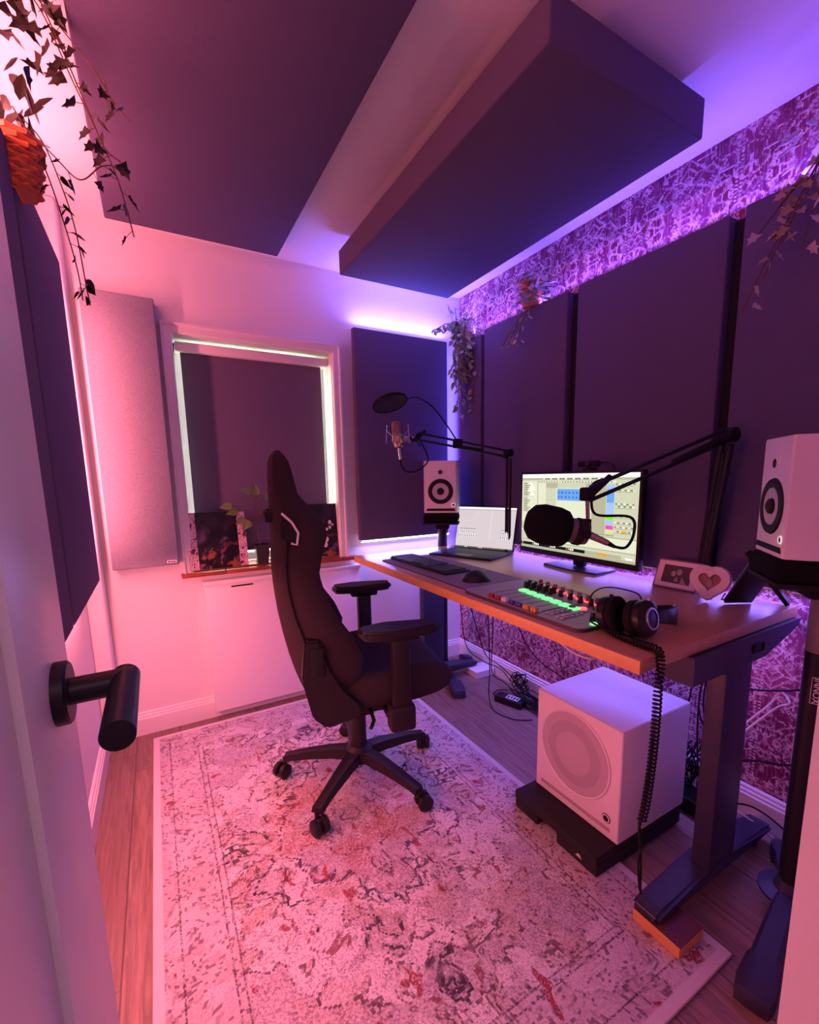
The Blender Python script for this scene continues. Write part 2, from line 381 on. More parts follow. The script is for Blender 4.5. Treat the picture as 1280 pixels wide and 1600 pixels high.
bl=thing('roller_blind','dark grey roller blind with white cassette pulled down in the window','blind',(.53,YW+.06,0))
blindm=mat('blind_cloth',(.135,.105,.17),.8,bump=.15,bscale=400)
g=G(); g.box(-.385,.385,-.03,.04,1.90,1.945,.006); build('cassette',g,gloss_white,bl)
g=G(); g.box(-.362,.352,.0,.002,.90,1.91); build('blind_fabric',g,blindm,bl,smooth=False)
g=G(); g.box(-.362,.352,-.006,.008,.885,.905,.003); build('bottom_bar',g,blindm,bl)
g=G(); g.cyl((.389,-.005,1.92),(.389,-.005,1.0),.002,n=6); g.cyl((.389,.012,1.92),(.389,.012,1.0),.002,n=6); build('pull_chain',g,gloss_white,bl)

# radiator cover
rc=thing('radiator_cover','white flat radiator cover under the window sill','radiator cover',(.6,YW-.04,0))
g=G(); g.box(-.425,.425,-.022,-.006,.045,.735,.003); build('front_board',g,gloss_white,rc)
g=G(); g.box(-.425,-.41,-.006,.036,.045,.735,.002); build('side_board',g,gloss_white,rc)
g=G(); g.box(.41,.425,-.006,.036,.045,.735,.002); build('side_board',g,gloss_white,rc)
g=G(); g.box(-.435,.435,-.028,.039,.735,.757,.004); build('top_board',g,gloss_white,rc)
g=G(); g.box(-.30,-.19,-.0225,-.0215,.716,.724); build('vent_slot',g,blackm,rc,smooth=False)

# ------------------------------------------------------------------ acoustic panels
gap_shade_m=mat('gap_shade_black',(.012,.010,.02),.9)  # near-black strips standing in for the shade in the panel gaps
def panel(label,x0,x1,y0,y1,z0,z1,m=None,group=None,name='acoustic_panel',gap_shade=False):
    cx,cy,cz=(x0+x1)/2,(y0+y1)/2,z0
    o=build(name,G().box(x0-cx,x1-cx,y0-cy,y1-cy,0,z1-z0,.006,3),m or grey_fab,loc=(cx,cy,cz))
    if gap_shade:
        g=G(); g.box(x1-cx-.03,x1-cx-.001,y0-cy-.05,y0-cy-.002,.03,z1-z0-.012); build('gap_shade_strip',g,gap_shade_m,o,smooth=False)
    return tag(o,label,'acoustic panel',group)
panel('charcoal acoustic panel on the left wall nearest the open door',-.29,-.232,.95,1.535,.868,2.09)
panel('charcoal acoustic panel on the left wall nearer the window corner',-.29,-.232,1.56,2.24,.868,2.09)
gp=panel('light grey speckled acoustic panel between the left corner and the window',-.205,.072,2.478,YW-.004,.865,2.09,lgrey_fab)
g=G(); g.box(.085,.128,-.0385,-.036,.012,.026,.001); o=build('maker_tag',g,gloss_white,gp)
g=G(); g.box(.09,.098,-.0392,-.0384,.016,.022); g.box(.101,.122,-.0392,-.0384,.017,.0205); build('tag_print',g,blackm,o,smooth=False)
panel('charcoal acoustic panel beside the window, edged with blue light',1.04,1.672,2.482,2.52,.900,2.108)
panel('narrow visible charcoal acoustic panel in the far corner of the patterned wall',XR-.068,XR-.002,2.235,2.445,.885,2.10)
panel('charcoal acoustic panel on the patterned wall behind the corner microphone arm',XR-.07,XR-.002,1.585,2.205,.885,2.115,gap_shade=True)
panel('charcoal acoustic panel on the patterned wall behind the computer monitor',XR-.07,XR-.002,.898,1.525,.885,2.118,gap_shade=True)
panel('charcoal acoustic panel on the patterned wall behind the right-hand loudspeaker',XR-.07,XR-.002,.215,.852,.885,2.125)
panel('thin flat charcoal ceiling panel over the window side of the room',-.078,.615,1.02,2.375,2.335,2.40,name='ceiling_panel')
cp=thing('ceiling_panel','thick charcoal ceiling panel hanging above the desk','acoustic panel',(1.19,1.55,2.25))
build('padded_body',G().box(-.318,.318,-.68,.68,0,.11,.007,3),grey_fab,cp)
g=G()
for sx in (-.22,.22):
    for sy in (-.5,.5): g.cyl((sx,sy,.105),(sx,sy,.156),.012)
build('ceiling_mount',g,chrome,cp)

# LED strips
def strip(label,p0,p1,nrm,m,step=.033,r=.0035):
    p0,p1,nr=Vector(p0),Vector(p1),Vector(nrm).normalized(); L=(p1-p0).length; d=(p1-p0).normalized(); s=d.cross(nr)
    t=thing('led_strip',label,'LED strip',p0)
    M=frame((0,0,0),d,nr); g=G(); g.box(0,L,-.005,.005,-.001,.001,M=M); build('tape',g,tape,t,smooth=False)
    g=G(); k=int(L/step)
    g.box(.5*step-r,.5*step+r,-r,r,.001,.003,M=M); c0=build('led_chip',g,m,t,smooth=False)
    for i in range(1,k):
        c=c0.copy(); COL.objects.link(c); c.parent=t; c.location=d*(i*step)
    return t
strip('white-blue LED strip glowing under the panel beside the window',(1.05,2.500,.892),(1.69,2.500,.892),(0,-.6,-.8),led_w,.022,.0075)
strip('LED strip along the top of the panel beside the window',(1.05,2.515,2.108),(1.69,2.515,2.108),(0,0,1),led_w)
strip('LED strip running under the patterned wall panels behind the desk',(1.79,.3,.885),(1.79,2.4,.885),(-.3,0,-1),led_w,.05,.004)

strip('LED strip stuck under the back edge of the desk',(1.735,.70,.803),(1.735,2.25,.803),(-.2,0,-1),led_w,.05,.004)
# ------------------------------------------------------------------ rug
rg=build('rug',G().box(0,1.33,0,1.985,0,.012,.004),rug_m,loc=(-.12,.466,.0))
tag(rg,'distressed cream and pink persian-pattern rug covering the floor','rug')

# ------------------------------------------------------------------ desk
desk_m=N('desk_laminate')
_x,_y,_z=desk_m.sep(desk_m.tc)[:3]
_g=desk_m.noise(desk_m.comb(desk_m.math('MULTIPLY',_x,40),desk_m.math('MULTIPLY',_y,3),0),2,5,.6,.8)
desk_m=desk_m.out(desk_m.mix(desk_m.step(_g,.3,.7),srgb(176,128,96),srgb(190,142,108)),.34)
edge_m=mat('oak_edge',srgb(222,168,98),.45,noise=.12,nscale=30)
DZ=.84
desk=thing('desk','long wooden-topped standing desk with black steel legs','desk',(1.345,1.47,0))
g=G(); g.box(-.405,.412,-.87,.87,DZ-.034,DZ,.002); build('desktop',g,desk_m,desk)
g=G(); g.box(-.4085,-.405,-.87,.87,DZ-.034,DZ-.001,.0005); build('front_edge',g,edge_m,desk)
def desk_leg(s):
    y=s*.80 if s>0 else -.838; y0,y1=y-.045,y+.045
    g=G(); g.box(-.022,.122,y0+.004,y0+.056,.07,DZ-.09,.004)
    build('leg',g,navy,desk)
    M=frame((0,y+.04,0),(1,0,0),(0,-1,0))
    g=G(); g.prism([(-.20,DZ-.115),(.19,DZ-.115),(.40,DZ-.055),(.40,DZ-.036),(-.20,DZ-.036)],.085,M)
    b=build('top_bracket',g,navy,desk,smooth=False)
    g=G(); g.box(.10,.16,y-.0465,y-.044,DZ-.088,DZ-.062,.006); build('bracket_slot',g,blackm,b)
    g=G(); pts=[(-.275,.055),(-.26,.046),(.37,.046),(.385,.055),(.385,.068),(.13,.095),(-.02,.095),(-.25,.078),(-.275,.068)]
    M=frame((0,y+.036,0),(1,0,0),(0,-1,0)); g.prism(pts,.078,M); bmesh.ops.bevel(g.bm,geom=list(g.bm.edges),offset=.010,segments=3,affect='EDGES')
    for fx in ((.33,) if s<0 else (-.22,)): g.cyl((fx,y,0),(fx,y,.046),.022)
    build('foot',g,navy,desk,smooth=False)
desk_leg(-1); desk_leg(1)
g=G(); g.box(-.03,.14,-.76,.76,DZ-.075,DZ-.036,.003); build('cross_beam',g,navy,desk)
block_m=mat('pine_block',srgb(205,150,90),.6,noise=.15,nscale=20)
dark_top=mat('stained_timber',srgb(84,44,42),.55,noise=.2,nscale=20)
bt=build('timber_block',G().box(-.06,.055,-.072,.062,0,.0315,.003),block_m,loc=(1.13,.600,.0125),smooth=False)
build('stained_face',G().box(-.056,.055,-.072,.062,.0305,.033,.001),dark_top,bt,smooth=False)
tag(bt,'timber offcut lifting the near front foot of the desk off the rug','wood block')
bt=build('timber_block',G().box(-.07,.07,-.06,.06,0,.045,.003),white,loc=(1.72,2.20,.0),smooth=False)
tag(bt,'pale block under the far back foot of the desk','wood block')
# ------------------------------------------------------------------ gaming chair
ch=thing('gaming_chair','dark high-backed gaming swivel chair standing on the rug','chair',(.65,1.65,.012),math.radians(-12))
def interp(tab,w):
    for a,b in zip(tab,tab[1:]):
        if a[0]<=w<=b[0]:
            t=(w-a[0])/(b[0]-a[0]); t=t*t*(3-2*t) if len(tab)<4 else t
            return [p+(q-p)*t for p,q in zip(a[1:],b[1:])]
    return list(tab[0][1:] if w<tab[0][0] else tab[-1][1:])
# height: rear u, wing tip u, half width, inner depth fraction (0 flat, 1 deep bucket)
BT=[(.41,-.185,-.12,.20,.1),(.48,-.215,-.075,.235,.3),(.56,-.245,-.028,.262,.45),(.64,-.266,-.012,.27,.5),(.72,-.282,-.045,.268,.5),
    (.80,-.295,-.098,.258,.5),(.88,-.303,-.134,.245,.45),(.95,-.306,-.150,.24,.42),(1.02,-.304,-.138,.258,.4),(1.08,-.301,-.122,.272,.38),
    (1.13,-.300,-.13,.262,.3),(1.18,-.300,-.168,.215,.15),(1.22,-.300,-.203,.165,.03),(1.28,-.299,-.213,.15,.0),(1.33,-.295,-.225,.138,.0),(1.355,-.287,-.238,.118,.0),(1.372,-.272,-.252,.08,.0)]
g=G(); rings=[]
H_=[.41+i*(1.372-.41)/46 for i in range(47)]
for w in H_:
    r,f,b,k=interp(BT,w); d=f-r
    half=[(0,r),(.35*b,r+.002),(.68*b,r+.012),(.90*b,r+.25*d),(1.0*b,r+.6*d),(.985*b,f-.12*d),(.92*b,f),(.82*b,f-.06*d),(.66*b,f-k*d*.75),(.45*b,f-k*d),(0,f-k*d*1.02)]
    loop=half+[(-v,u) for v,u in half[-2:0:-1]]
    rings.append([Vector((u,v,w-.012)) for v,u in loop])
g.rings(rings); build('backrest',g,chairfab,ch,angle=1.2)
# shell seam piping and headrest slots
g=G()
for s in (-1,1):
    pts=[]
    for w in (.50,.58,.66,.74,.82,.90,.97,1.03,1.07):
        r,f,b,k=interp(BT,w); d=f-r; pts.append((r+.30*d,s*b*.93,w-.012))
    g=G(); g.tube(smoothpath(pts,4),.004,6); build('seam_piping',g,blackm,ch)
for s in (-1,1):
    r,f,b,k=interp(BT,1.12)
    g=G(); poly=[(-.262,1.165),(-.232,1.135),(-.214,1.10),(-.220,1.062),(-.238,1.068),(-.268,1.085)]
    M=Matrix(((1,0,0,0),(0,0,1,s*.262 if s>0 else -.268),(0,1,0,-.012),(0,0,0,1)))
    g.prism(poly,.012,M); o=build('slot_opening',g,blackm,ch,smooth=False)
    rim=[(u,s*.271,w-.012) for u,w in poly[:5]]
    g=G(); g.tube(rim,.0042,6); build('slot_rim',g,cream,o)
g=G(); g.tube([(-.302,-.13,1.135),(-.312,0,1.135),(-.302,.13,1.135)],.014,8); g.box(-.315,-.20,-.155,-.135,1.115,1.15,.004); build('headrest_strap',g,blackm,ch)
# side recliner covers
for s in (-1,1):
    M=Matrix(((1,0,0,0),(0,0,1,.225 if s>0 else -.285),(0,1,0,-.012),(0,0,0,1)))
    g=G(); g.prism([(-.215,.74),(-.165,.735),(-.145,.62),(-.105,.545),(-.035,.49),(-.03,.44),(-.155,.415),(-.20,.46),(-.23,.60)],.06,M)
    bmesh.ops.bevel(g.bm,geom=list(g.bm.edges),offset=.008,segments=2,affect='EDGES')
    o=build('recliner_cover',g,chairpl,ch)
    g=G(); yy=s*.288; g.box(-.20,-.155,min(yy,yy+.004*s),max(yy,yy+.004*s),.60,.70,.003); build('cover_badge',g,blackm,o)
# seat
g=G(); rings=[]
ST=[(-.16,.45,.545,.20),(-.10,.43,.565,.25),(-.02,.425,.572,.27),(.08,.424,.580,.275),(.18,.427,.588,.275),(.26,.440,.582,.268),(.31,.462,.562,.255),(.335,.49,.535,.235)]
for u in [-.16+i*.495/22 for i in range(23)]:
    lo,hi,b=interp(ST,u); h=hi-lo
    half=[(0,lo),(.7*b,lo),(.95*b,lo+.2*h),(b,lo+.5*h),(.97*b,hi-.12*h),(.86*b,hi),(.72*b,hi-.08*h),(.55*b,hi-.22*h),(0,hi-.2*h)]
    loop=half+[(-v,w) for v,w in half[-2:0:-1]]
    rings.append([Vector((u,v,w-.012)) for v,w in loop])
g.rings(rings); build('seat',g,chairfab,ch,angle=1.2)
g=G(); g.box(-.13,.16,-.16,.16,.365,.43,.012); g.box(-.06,.06,-.06,.06,.30,.37,.01); build('tilt_mechanism',g,chairpl,ch)
g=G(); g.tube([(.02,-.14,.385),(.02,-.23,.375),(.0,-.27,.37)],.007,8); build('height_lever',g,chairpl,ch)
g=G(); g.cyl((.0,0,.09),(.0,0,.30),.032); g.cyl((.0,0,.22),(.0,0,.36),.026); build('gas_cylinder',g,chairpl,ch)
# armrests
for s in (-1,1):
    v=s*.315
    g=G(); g.box(.07,.135,v-.022,v+.022,.40,.715,.012); g.box(.055,.15,v-.032,v+.032,.375,.47,.014)
    g.box(.06,.14,min(v,s*.15),max(v,s*.15),.395,.42,.004); a=build('armrest',g,chairpl,ch)
    M=frame((0,0,.728),(1,0,0),(0,0,1)); g=G()
    out=[(-.04,-.03),(-.02,-.045),(.06,-.052),(.20,-.045),(.235,-.03),(.24,.02),(.22,.042),(.06,.052),(-.03,.042),(-.045,.02)]
    g.prism([(x,v*1.04+y) for x,y in out],.034,M)
    bmesh.ops.bevel(g.bm,geom=list(g.bm.edges),offset=.011,segments=3,affect='EDGES')
    build('arm_pad',g,chairpl,a)
    g=G(); g.box(.04,.165,v-.03,v+.03,.708,.733,.008); build('pad_slider',g,blackm,a)
# star base
g=G(); g.lathe([(.0,.085),(.055,.085),(.06,.10),(.055,.135),(.036,.15),(.0,.15)],(0,0,0))
angs=[math.radians(x+12) for x in (3,76,147,219,291)]
for a in angs:
    c,s_=math.cos(a),math.sin(a); P=Vector((c,s_,0)); Q=Vector((-s_,c,0)); rr=[]
    for r,w,t,z in ((.03,.034,.045,.115),(.12,.030,.042,.112),(.22,.024,.036,.100),(.29,.022,.030,.088),(.325,.024,.026,.080)):
        o=P*r; rr.append([o+Q*(w*a1)+Vector((0,0,z+t*b1*.5)) for a1,b1 in ((-1,-.8),(-.75,1),(-.3,.86),(.3,.86),(.75,1),(1,-.8))])
    g.rings(rr)
build('star_base',g,chairpl,ch,angle=.5)
for a in angs:
    c,s_=math.cos(a),math.sin(a); t=a+1.1; Q=Vector((-math.sin(t),math.cos(t),0)); P=Vector((c*.325,s_*.325,.031)); F=Q.cross(Vector((0,0,1)))
    P2=P+F*.018
    g=G()
    for k in (-1,1): g.lathe([(.0,0),(.024,.0),(.030,.004),(.030,.020),(.024,.024),(.0,.024)],P2+Q*(.006 if k>0 else -.030),Q,24)
    g.cyl(P2-Q*.01,P2+Q*.01,.012); g.cyl(P+Vector((0,0,.02)),P+Vector((0,0,.05)),.009)
    g.prism([(.028*math.cos(x),.028*math.sin(x)) for x in [PI*.05+i*PI*.9/8 for i in range(9)]]+[(-.0,.0)],.012,frame(P2-Q*.006,F,Q))
    build('castor',g,chairpl,ch)

# ------------------------------------------------------------------ desk surface things
mat_m=mat('desk_mat_cloth',srgb(128,112,130),.8,bump=.2,bscale=500)
def rrect(x0,x1,y0,y1,r,n=6):
    out=[]
    for cx,cy,a0 in ((x1-r,y0+r,-PI/2),(x1-r,y1-r,0),(x0+r,y1-r,PI/2),(x0+r,y0+r,PI)):
        for i in range(n+1): a=a0+PI/2*i/n; out.append((cx+r*math.cos(a),cy+r*math.sin(a)))
    return out
dm=thing('desk_mat','large grey desk mat under the keyboard and mouse','desk mat',(1.147,1.725,DZ))
build('mat_surface',G().prism(rrect(-.150,.150,-.392,.392,.03),.003),mat_m,dm,smooth=False)
build('stitched_edge',G().prism(rrect(-.153,.153,-.395,.395,.032),.0022),blackm,dm,smooth=False)
kb=thing('keyboard','slim black full-size keyboard on the grey desk mat','keyboard',(1.127,1.86,DZ+.003),math.radians(1))
g=G(); g.box(-.072,.072,-.255,.255,0,.012,.004); build('keyboard_body',g,black,kb)
keym=mat('keycap',(.03,.028,.036),.5)
g=G()
for r in range(6):
    for c in range(21):
        if c in (15,): continue
        y=.243-c*.0232; x=-.058+r*.0225
        if r==0 and 9<=c<=12 or (r==0 and c in (4,5,6,7,8)): continue
        g.box(x-.0093,x+.0093,y-.0098,y+.0098,.0125,.0165,.0015,1)
g.box(-.067,-.049,.04,.155,.0125,.0165,.0015,1)
k=build('keycaps',g,keym,kb)
ms=thing('computer_mouse','black sculpted wireless mouse on the desk mat','mouse',(1.12,1.455,DZ+.003),math.radians(-20))
g=G(); rings=[]
for i in range(13):
    t=i/12; x=-.062+.124*t; e=math.sqrt(max(0,1-(2*t-1)**2))**.7; b=.038*e+.003; h=.006+.038*math.sin(PI*min(1,t*.9+.12))**.8*e+.001
    rings.append([Vector((x,b*math.cos(a)*(1.1 if math.cos(a)<0 else 1),max(0,h*math.sin(a)))) if True else 0 for a in [2*PI*j/16 for j in range(16)]])
g.rings(rings); build('mouse_body',g,black,ms)
g=G(); g.lathe([(0,-.004),(.010,-.004),(.011,0),(.010,.004),(0,.004)],(.028,0,.034),(0,1,0),16); build('scroll_wheel',g,chrome,ms)

# screen drawings: list of (x0,x1,y0,y1,color index)
def scr(name,r,g_,b,es=1.0):
    c=srgb(r,g_,b); return mat(name,(0,0,0),.5,emit=c,es=es,spec=.1)
S_bg=scr('screen_beige',206,208,178); S_pale=scr('screen_pale',226,228,200); S_white=scr('screen_white',255,255,250,1.1); S_mid=scr('screen_mid',182,178,150)
S_dark=scr('screen_dark',92,90,80); S_blue=scr('screen_blue',105,165,235); S_navy=scr('screen_navy',40,80,190); S_sky=scr('screen_sky',165,195,240)
S_green=scr('screen_green',130,235,20); S_pinkc=scr('screen_pink',245,70,190); S_lime=scr('screen_lime',205,240,120); S_or=scr('screen_orange',235,160,50)
S_lap=scr('laptop_grey',214,200,206); S_lapd=scr('laptop_mid',170,160,170); S_key=mat('key_dark',(.02,.02,.022),.5); S_bot=scr('screen_taskbar',20,20,24)
SM=[S_bg,S_pale,S_white,S_mid,S_dark,S_blue,S_navy,S_sky,S_green,S_pinkc,S_lime,S_or,S_lap,S_lapd,S_bot]
def draw(name,W,Hh,rects,parent,M):
    g=G(); g.mi=rects[0][4]
    for i,(x0,x1,y0,y1,c) in enumerate(rects):
        g.mi=c; z=.0002*i if i<3 else .0006+.00004*(i%9)
        g.quad(*[M@Vector((W*a,Hh*b,z)) for a,b in ((x0,1-y1),(x1,1-y1),(x1,1-y0),(x0,1-y0))])
    return build(name,g,SM,parent,smooth=False)

# laptop
dirn=Vector((-.917,-.40,0)).normalized(); ang=math.atan2(dirn.y,dirn.x)
lp=thing('laptop','open dark laptop showing a mixer screen, left of the monitor','laptop',(1.61,2.045,DZ),ang)
g=G(); g.box(0,.262,-.192,.192,0,.011,.004); build('laptop_base',g,black,lp)
g=G()
for r in range(5):
    for c in range(14): g.box(.035+r*.026,.057+r*.026,-.165+c*.0238,-.144+c*.0238,.0111,.0125)
build('keycaps',g,keym,lp,smooth=False)
g=G(); g.box(.175,.245,-.055,.055,.0112,.0116); build('touchpad',g,blackmetal,lp,smooth=False)
tilt=math.radians(14)
yv=Vector((-math.sin(tilt),0,math.cos(tilt))); xv=Vector((0,1,0)); zv=xv.cross(yv); Ml=Matrix((xv,yv,zv)).transposed().to_4x4(); Ml.translation=Vector((-.004,-.192,.006))
g=G(); g.box(0,.384,0,.258,-.006,0,.003,M=Ml); lid=build('lid',g,black,lp)
R_=[(0,1,0,1,12),(0,1,0,.045,2),(0,1,.055,.07,13)]
R_+=[(0,1,.80,.808,4),(0,1,.80,.86,12),(.60,.603,.06,.78,2)]
for i in range(7): R_+=[(.05+.035*i,.053+.035*i,.08,.25,13)]
for i in list(range(9))+[22,23,24,25]:
    x=.04+.034*i
    R_+=[(x,x+.028,.53,.545,4),(x+.006,x+.022,.555,.57,2),(x+.002,x+.012,.58,.76,13),(x+.016,x+.024,.60+.02*(i%3),.76,2),(x+.008,x+.02,.70,.715,4)]
R_+=[(0,1,.965,1,4)]+[(.18+.03*i,.195+.03*i,.972,.992,2) for i in range(14)]
Ms=Ml@Matrix.Translation((.006,.008,.0008)); draw('laptop_screen',.372,.243,R_,lid,Ms)

# monitor
mo=thing('computer_monitor','wide black computer monitor showing an audio timeline','monitor',(1.64,1.405,DZ))
MW,MH=.668,.402
g=G(); g.box(-.020,.012,-MW/2,MW/2,.045,.045+MH,.004); mc=build('monitor_case',g,black,mo)
g=G(); g.box(.012,.05,-.12,.12,.10,.32,.01); g.box(.03,.055,-.03,.03,.01,.22,.004); build('monitor_neck',g,black,mo)
g=G(); g.prism([(-.055,-.02),(-.035,-.15),(.10,-.15),(.11,.15),(-.035,.15)],.008); build('monitor_foot',g,navy,mo)
Mm=Matrix(((0,0,-1,-.0205),(-1,0,0,MW/2-.012),(0,1,0,.045+.026),(0,0,0,1)))
R_=[(0,1,0,1,0),(0,1,0,.05,2),(0,1,.05,.075,3)]
for i in range(24): R_.append((.22+.023*i,.235+.023*i,.056,.069,4 if i%3 else 2))
R_+=[(.17,.84,.09,.11,1)]+[(.175+.025*i,.185+.025*i,.095,.108,4) for i in range(26)]
R_+=[(0,.165,.09,.64,1),(0.01,.06,.10,.5,0)]
for i in range(16): R_+=[(.02,.055+.012*((i*7)%4),.12+.025*i,.128+.025*i,4)]
for i in range(7): R_+=[(.075,.11+.012*((i*5)%4),.12+.025*i,.132+.025*i,2)]
R_+=[(.165,.168,.09,.64,4)]
for i,(a,b) in enumerate(((.17,.25),(.25,.35),(.35,.44),(.44,.55),(.55,.66),(.66,.77))): R_.append((a,b,.115,.70,(1,0,3)[i%3] if i%2 else 1))
R_+=[(.17,.77,.115,.175,3),(.36,.61,.115,.175,0)]
for yv_ in (.18,.33,.46,.52,.60,.66): R_.append((.17,.77,yv_,yv_+.003,3))
R_+=[(.36,.66,.19,.33,5)]
for i in range(40):
    x=.365+.0073*i; h=.004+.010*abs(math.sin(i*1.7))*(1 if i%9 else .2)
    R_+=[(x,x+.006,.235-h,.235+h,6),(x,x+.006,.29-h,.29+h,6)]
for i in range(1,5): R_.append((.36+.06*i,.361+.06*i,.19,.33,7))
R_+=[(.775,.83,.13,.18,7),(.775,.83,.18,.335,5),(.775,.83,.335,.47,7),(.775,.83,.475,.53,8),(.775,.83,.535,.59,7),(.775,.83,.595,.64,9),(.775,.83,.645,.68,10)]
for j,yv_ in enumerate((.12,.19,.34,.37,.48,.55,.60,.65)):
    for i in range(7): R_.append((.84+.02*i,.852+.02*i+.004*((i*j)%2),yv_,yv_+.012,(4,2,4,1)[(i+j)%4]))
    R_.append((.84,.96,yv_+.022,yv_+.025,4))
R_+=[(.89,.93,.645,.672,11),(.165,.84,.705,.712,4)]
R_+=[(0,1,.73,.735,4),(0,1,.735,.885,1),(.13,.133,.74,.885,4),(.0,.125,.76,.88,0),(0,1,.885,.89,4)]
R_+=[(0,.62,.925,.965,14),(.62,.9,.925,.965,3),(.72,.80,.93,.96,11)]+[(.01+.0185*i,.022+.0185*i,.928,.955,2 if i%5 else 11) for i in range(30)]
R_+=[(0,1,.968,1,3),(.93,.98,.94,.96,2)]
draw('monitor_screen',MW-.024,MH-.038,R_,mc,Mm)

wc=thing('webcam','small dark webcam standing on top of the monitor','webcam',(1.645,1.345,DZ+.045+MH))
g=G(); g.tube([(0,-.052,.028),(0,-.05,.028),(0,.05,.028),(0,.052,.028)],[.008,.013,.013,.008],14); build('webcam_body',g,blackm,wc)
g=G(); g.lathe([(0,0),(.009,0),(.009,.003),(0,.003)],(-.0125,0,.029),(-1,0,0),16); build('lens',g,dark_wood_under,wc)
g=G(); g.box(-.018,.03,-.02,.02,0,.012,.003); g.cyl((0,0,.01),(0,0,.02),.008); build('clip_base',g,blackm,wc)
g=G(); g.tube(smoothpath([(.01,-.05,.03),(.02,-.08,.03),(.03,-.105,.01),(.03,-.11,-.06),(.04,-.10,-.2)]),.0022,6); build('webcam_cable',g,blackm,wc)

# mixer
mx=thing('audio_mixer','grey audio mixer with rows of lit green and red buttons','mixer',(1.135,1.07,DZ))
mixm=mat('mixer_face',srgb(156,138,152),.5); mixside=mat('mixer_case',(.05,.042,.052),.5)
ledg=mat('led_green',(.1,.6,.2),.5,emit=(.16,1,.26),es=1.3); ledr=mat('led_red',(.6,.05,.05),.4,emit=(1,.07,.08),es=2.2)
g=G(); g.prism(rrect(-.17,.165,-.275,.275,.03),.010); bmesh.ops.bevel(g.bm,geom=list(g.bm.edges),offset=.002,segments=1,affect='EDGES'); build('mixer_case',g,mixside,mx,smooth=False)
build('mixer_face',G().prism(rrect(-.166,.161,-.271,.271,.028),.0012,Matrix.Translation((0,0,.010))),mixm,mx,smooth=False)
zt=.0112
g=G()
for i in range(9): y=.165-.0425*i; g.box(-.125,-.005,y-.0015,y+.0015,zt,zt+.0004)
g.box(-.164,.03,-.10,-.096,zt,zt+.0005); g.box(.0,.16,-.14,-.137,zt,zt+.0005); g.box(.148,.151,-.05,.26,zt,zt+.0004)
build('fader_slots',g,blackm,mx,smooth=False)
cols=[(165,30,36),(165,30,36),(225,205,215),(70,68,140),(70,68,140),(225,150,50),(225,150,50)]
cm={c:mat('cap_%d_%d_%d'%c,srgb(*c),.35) for c in set(cols)}
cm_names={(165,30,36):'red_plastic',(225,205,215):'white_plastic',(70,68,140):'blue_plastic',(225,150,50):'yellow_plastic'}
for c,m_ in cm.items(): m_.name=cm_names[c]
for i,c in enumerate(cols):
    y=.125-.0345*i; x=-.150+.0*i
    g=G(); g.box(x-.008,x+.008,y-.011,y-.001,zt,zt+.014,.003); g.box(x-.008,x+.008,y+.001,y+.011,zt,zt+.014,.003); build('fader_cap',g,cm[c],mx)
for i in range(7):
    y=.125-.0425*i; g=G(); g.box(.0-.005*i-.014,.0-.005*i+.016,y-.0155,y+.0135,zt,zt+.007,.003)
    build('lit_button',g,ledg,mx)
def knob(x,y,body,glow=None,h=.024,r=.0085):
    g=G(); g.lathe([(0,0),(r*1.1,0),(r,h*.3),(r*.8,h),(0,h)],(x,y,zt),(0,0,1),12); k=build('knob',g,body,mx)
    if glow:
        g=G(); g.lathe([(r*1.15,0),(r*1.6,0),(r*1.6,.004),(r*1.15,.004)],(x,y,zt),(0,0,1),14,cap=False); g.lathe([(0,.002),(r*1.5,.002),(r*1.5,.004),(0,.004)],(x,y,zt),(0,0,1),14); build('knob_light',g,glow,k)
redk=mat('red_knob',(.22,.02,.02),.4)
for i in range(8): knob(.112-.006*i,.150-.0415*i,redk,ledr)
for i in range(5): knob(.045+.0*i,.160-.03*i,black); knob(.07,.165-.03*i,black)
for i in range(6): knob(.055-.003*i,.0-.045*i,black)
for i,(x,y) in enumerate(((-.07,-.255+.02),(-.03,-.225),(.01,-.20))): knob(x,y,black)
g=G(); g.lathe([(0,0),(.013,0),(.012,.005),(0,.006)],(-.005,-.145,zt),(0,0,1),16); build('lit_button',g,ledr,mx)
g=G(); g.lathe([(0,0),(.011,0),(.011,.010),(0,.011)],(-.03,-.125,zt),(0,0,1),16); build('knob',g,black,mx)
for x,y in ((-.10,-.262),(-.045,-.255)):
    g=G(); g.lathe([(0,0),(.011,0),(.010,.005),(0,.006)],(x,y,zt),(0,0,1),16); build('lit_button',g,ledg,mx)
wb=mat('pale_button',(.55,.45,.55),.4)
for r in range(4):
    for c in range(6 if r<3 else 5):
        g=G(); x=-.125+.021*c+(.0 if r<2 else -.01); y=-.115-.016*r-(.016 if r>1 else 0); g.box(x-.007,x+.007,y-.005,y+.005,zt,zt+.004,.0015,1); build('pad_button',g,wb,mx)

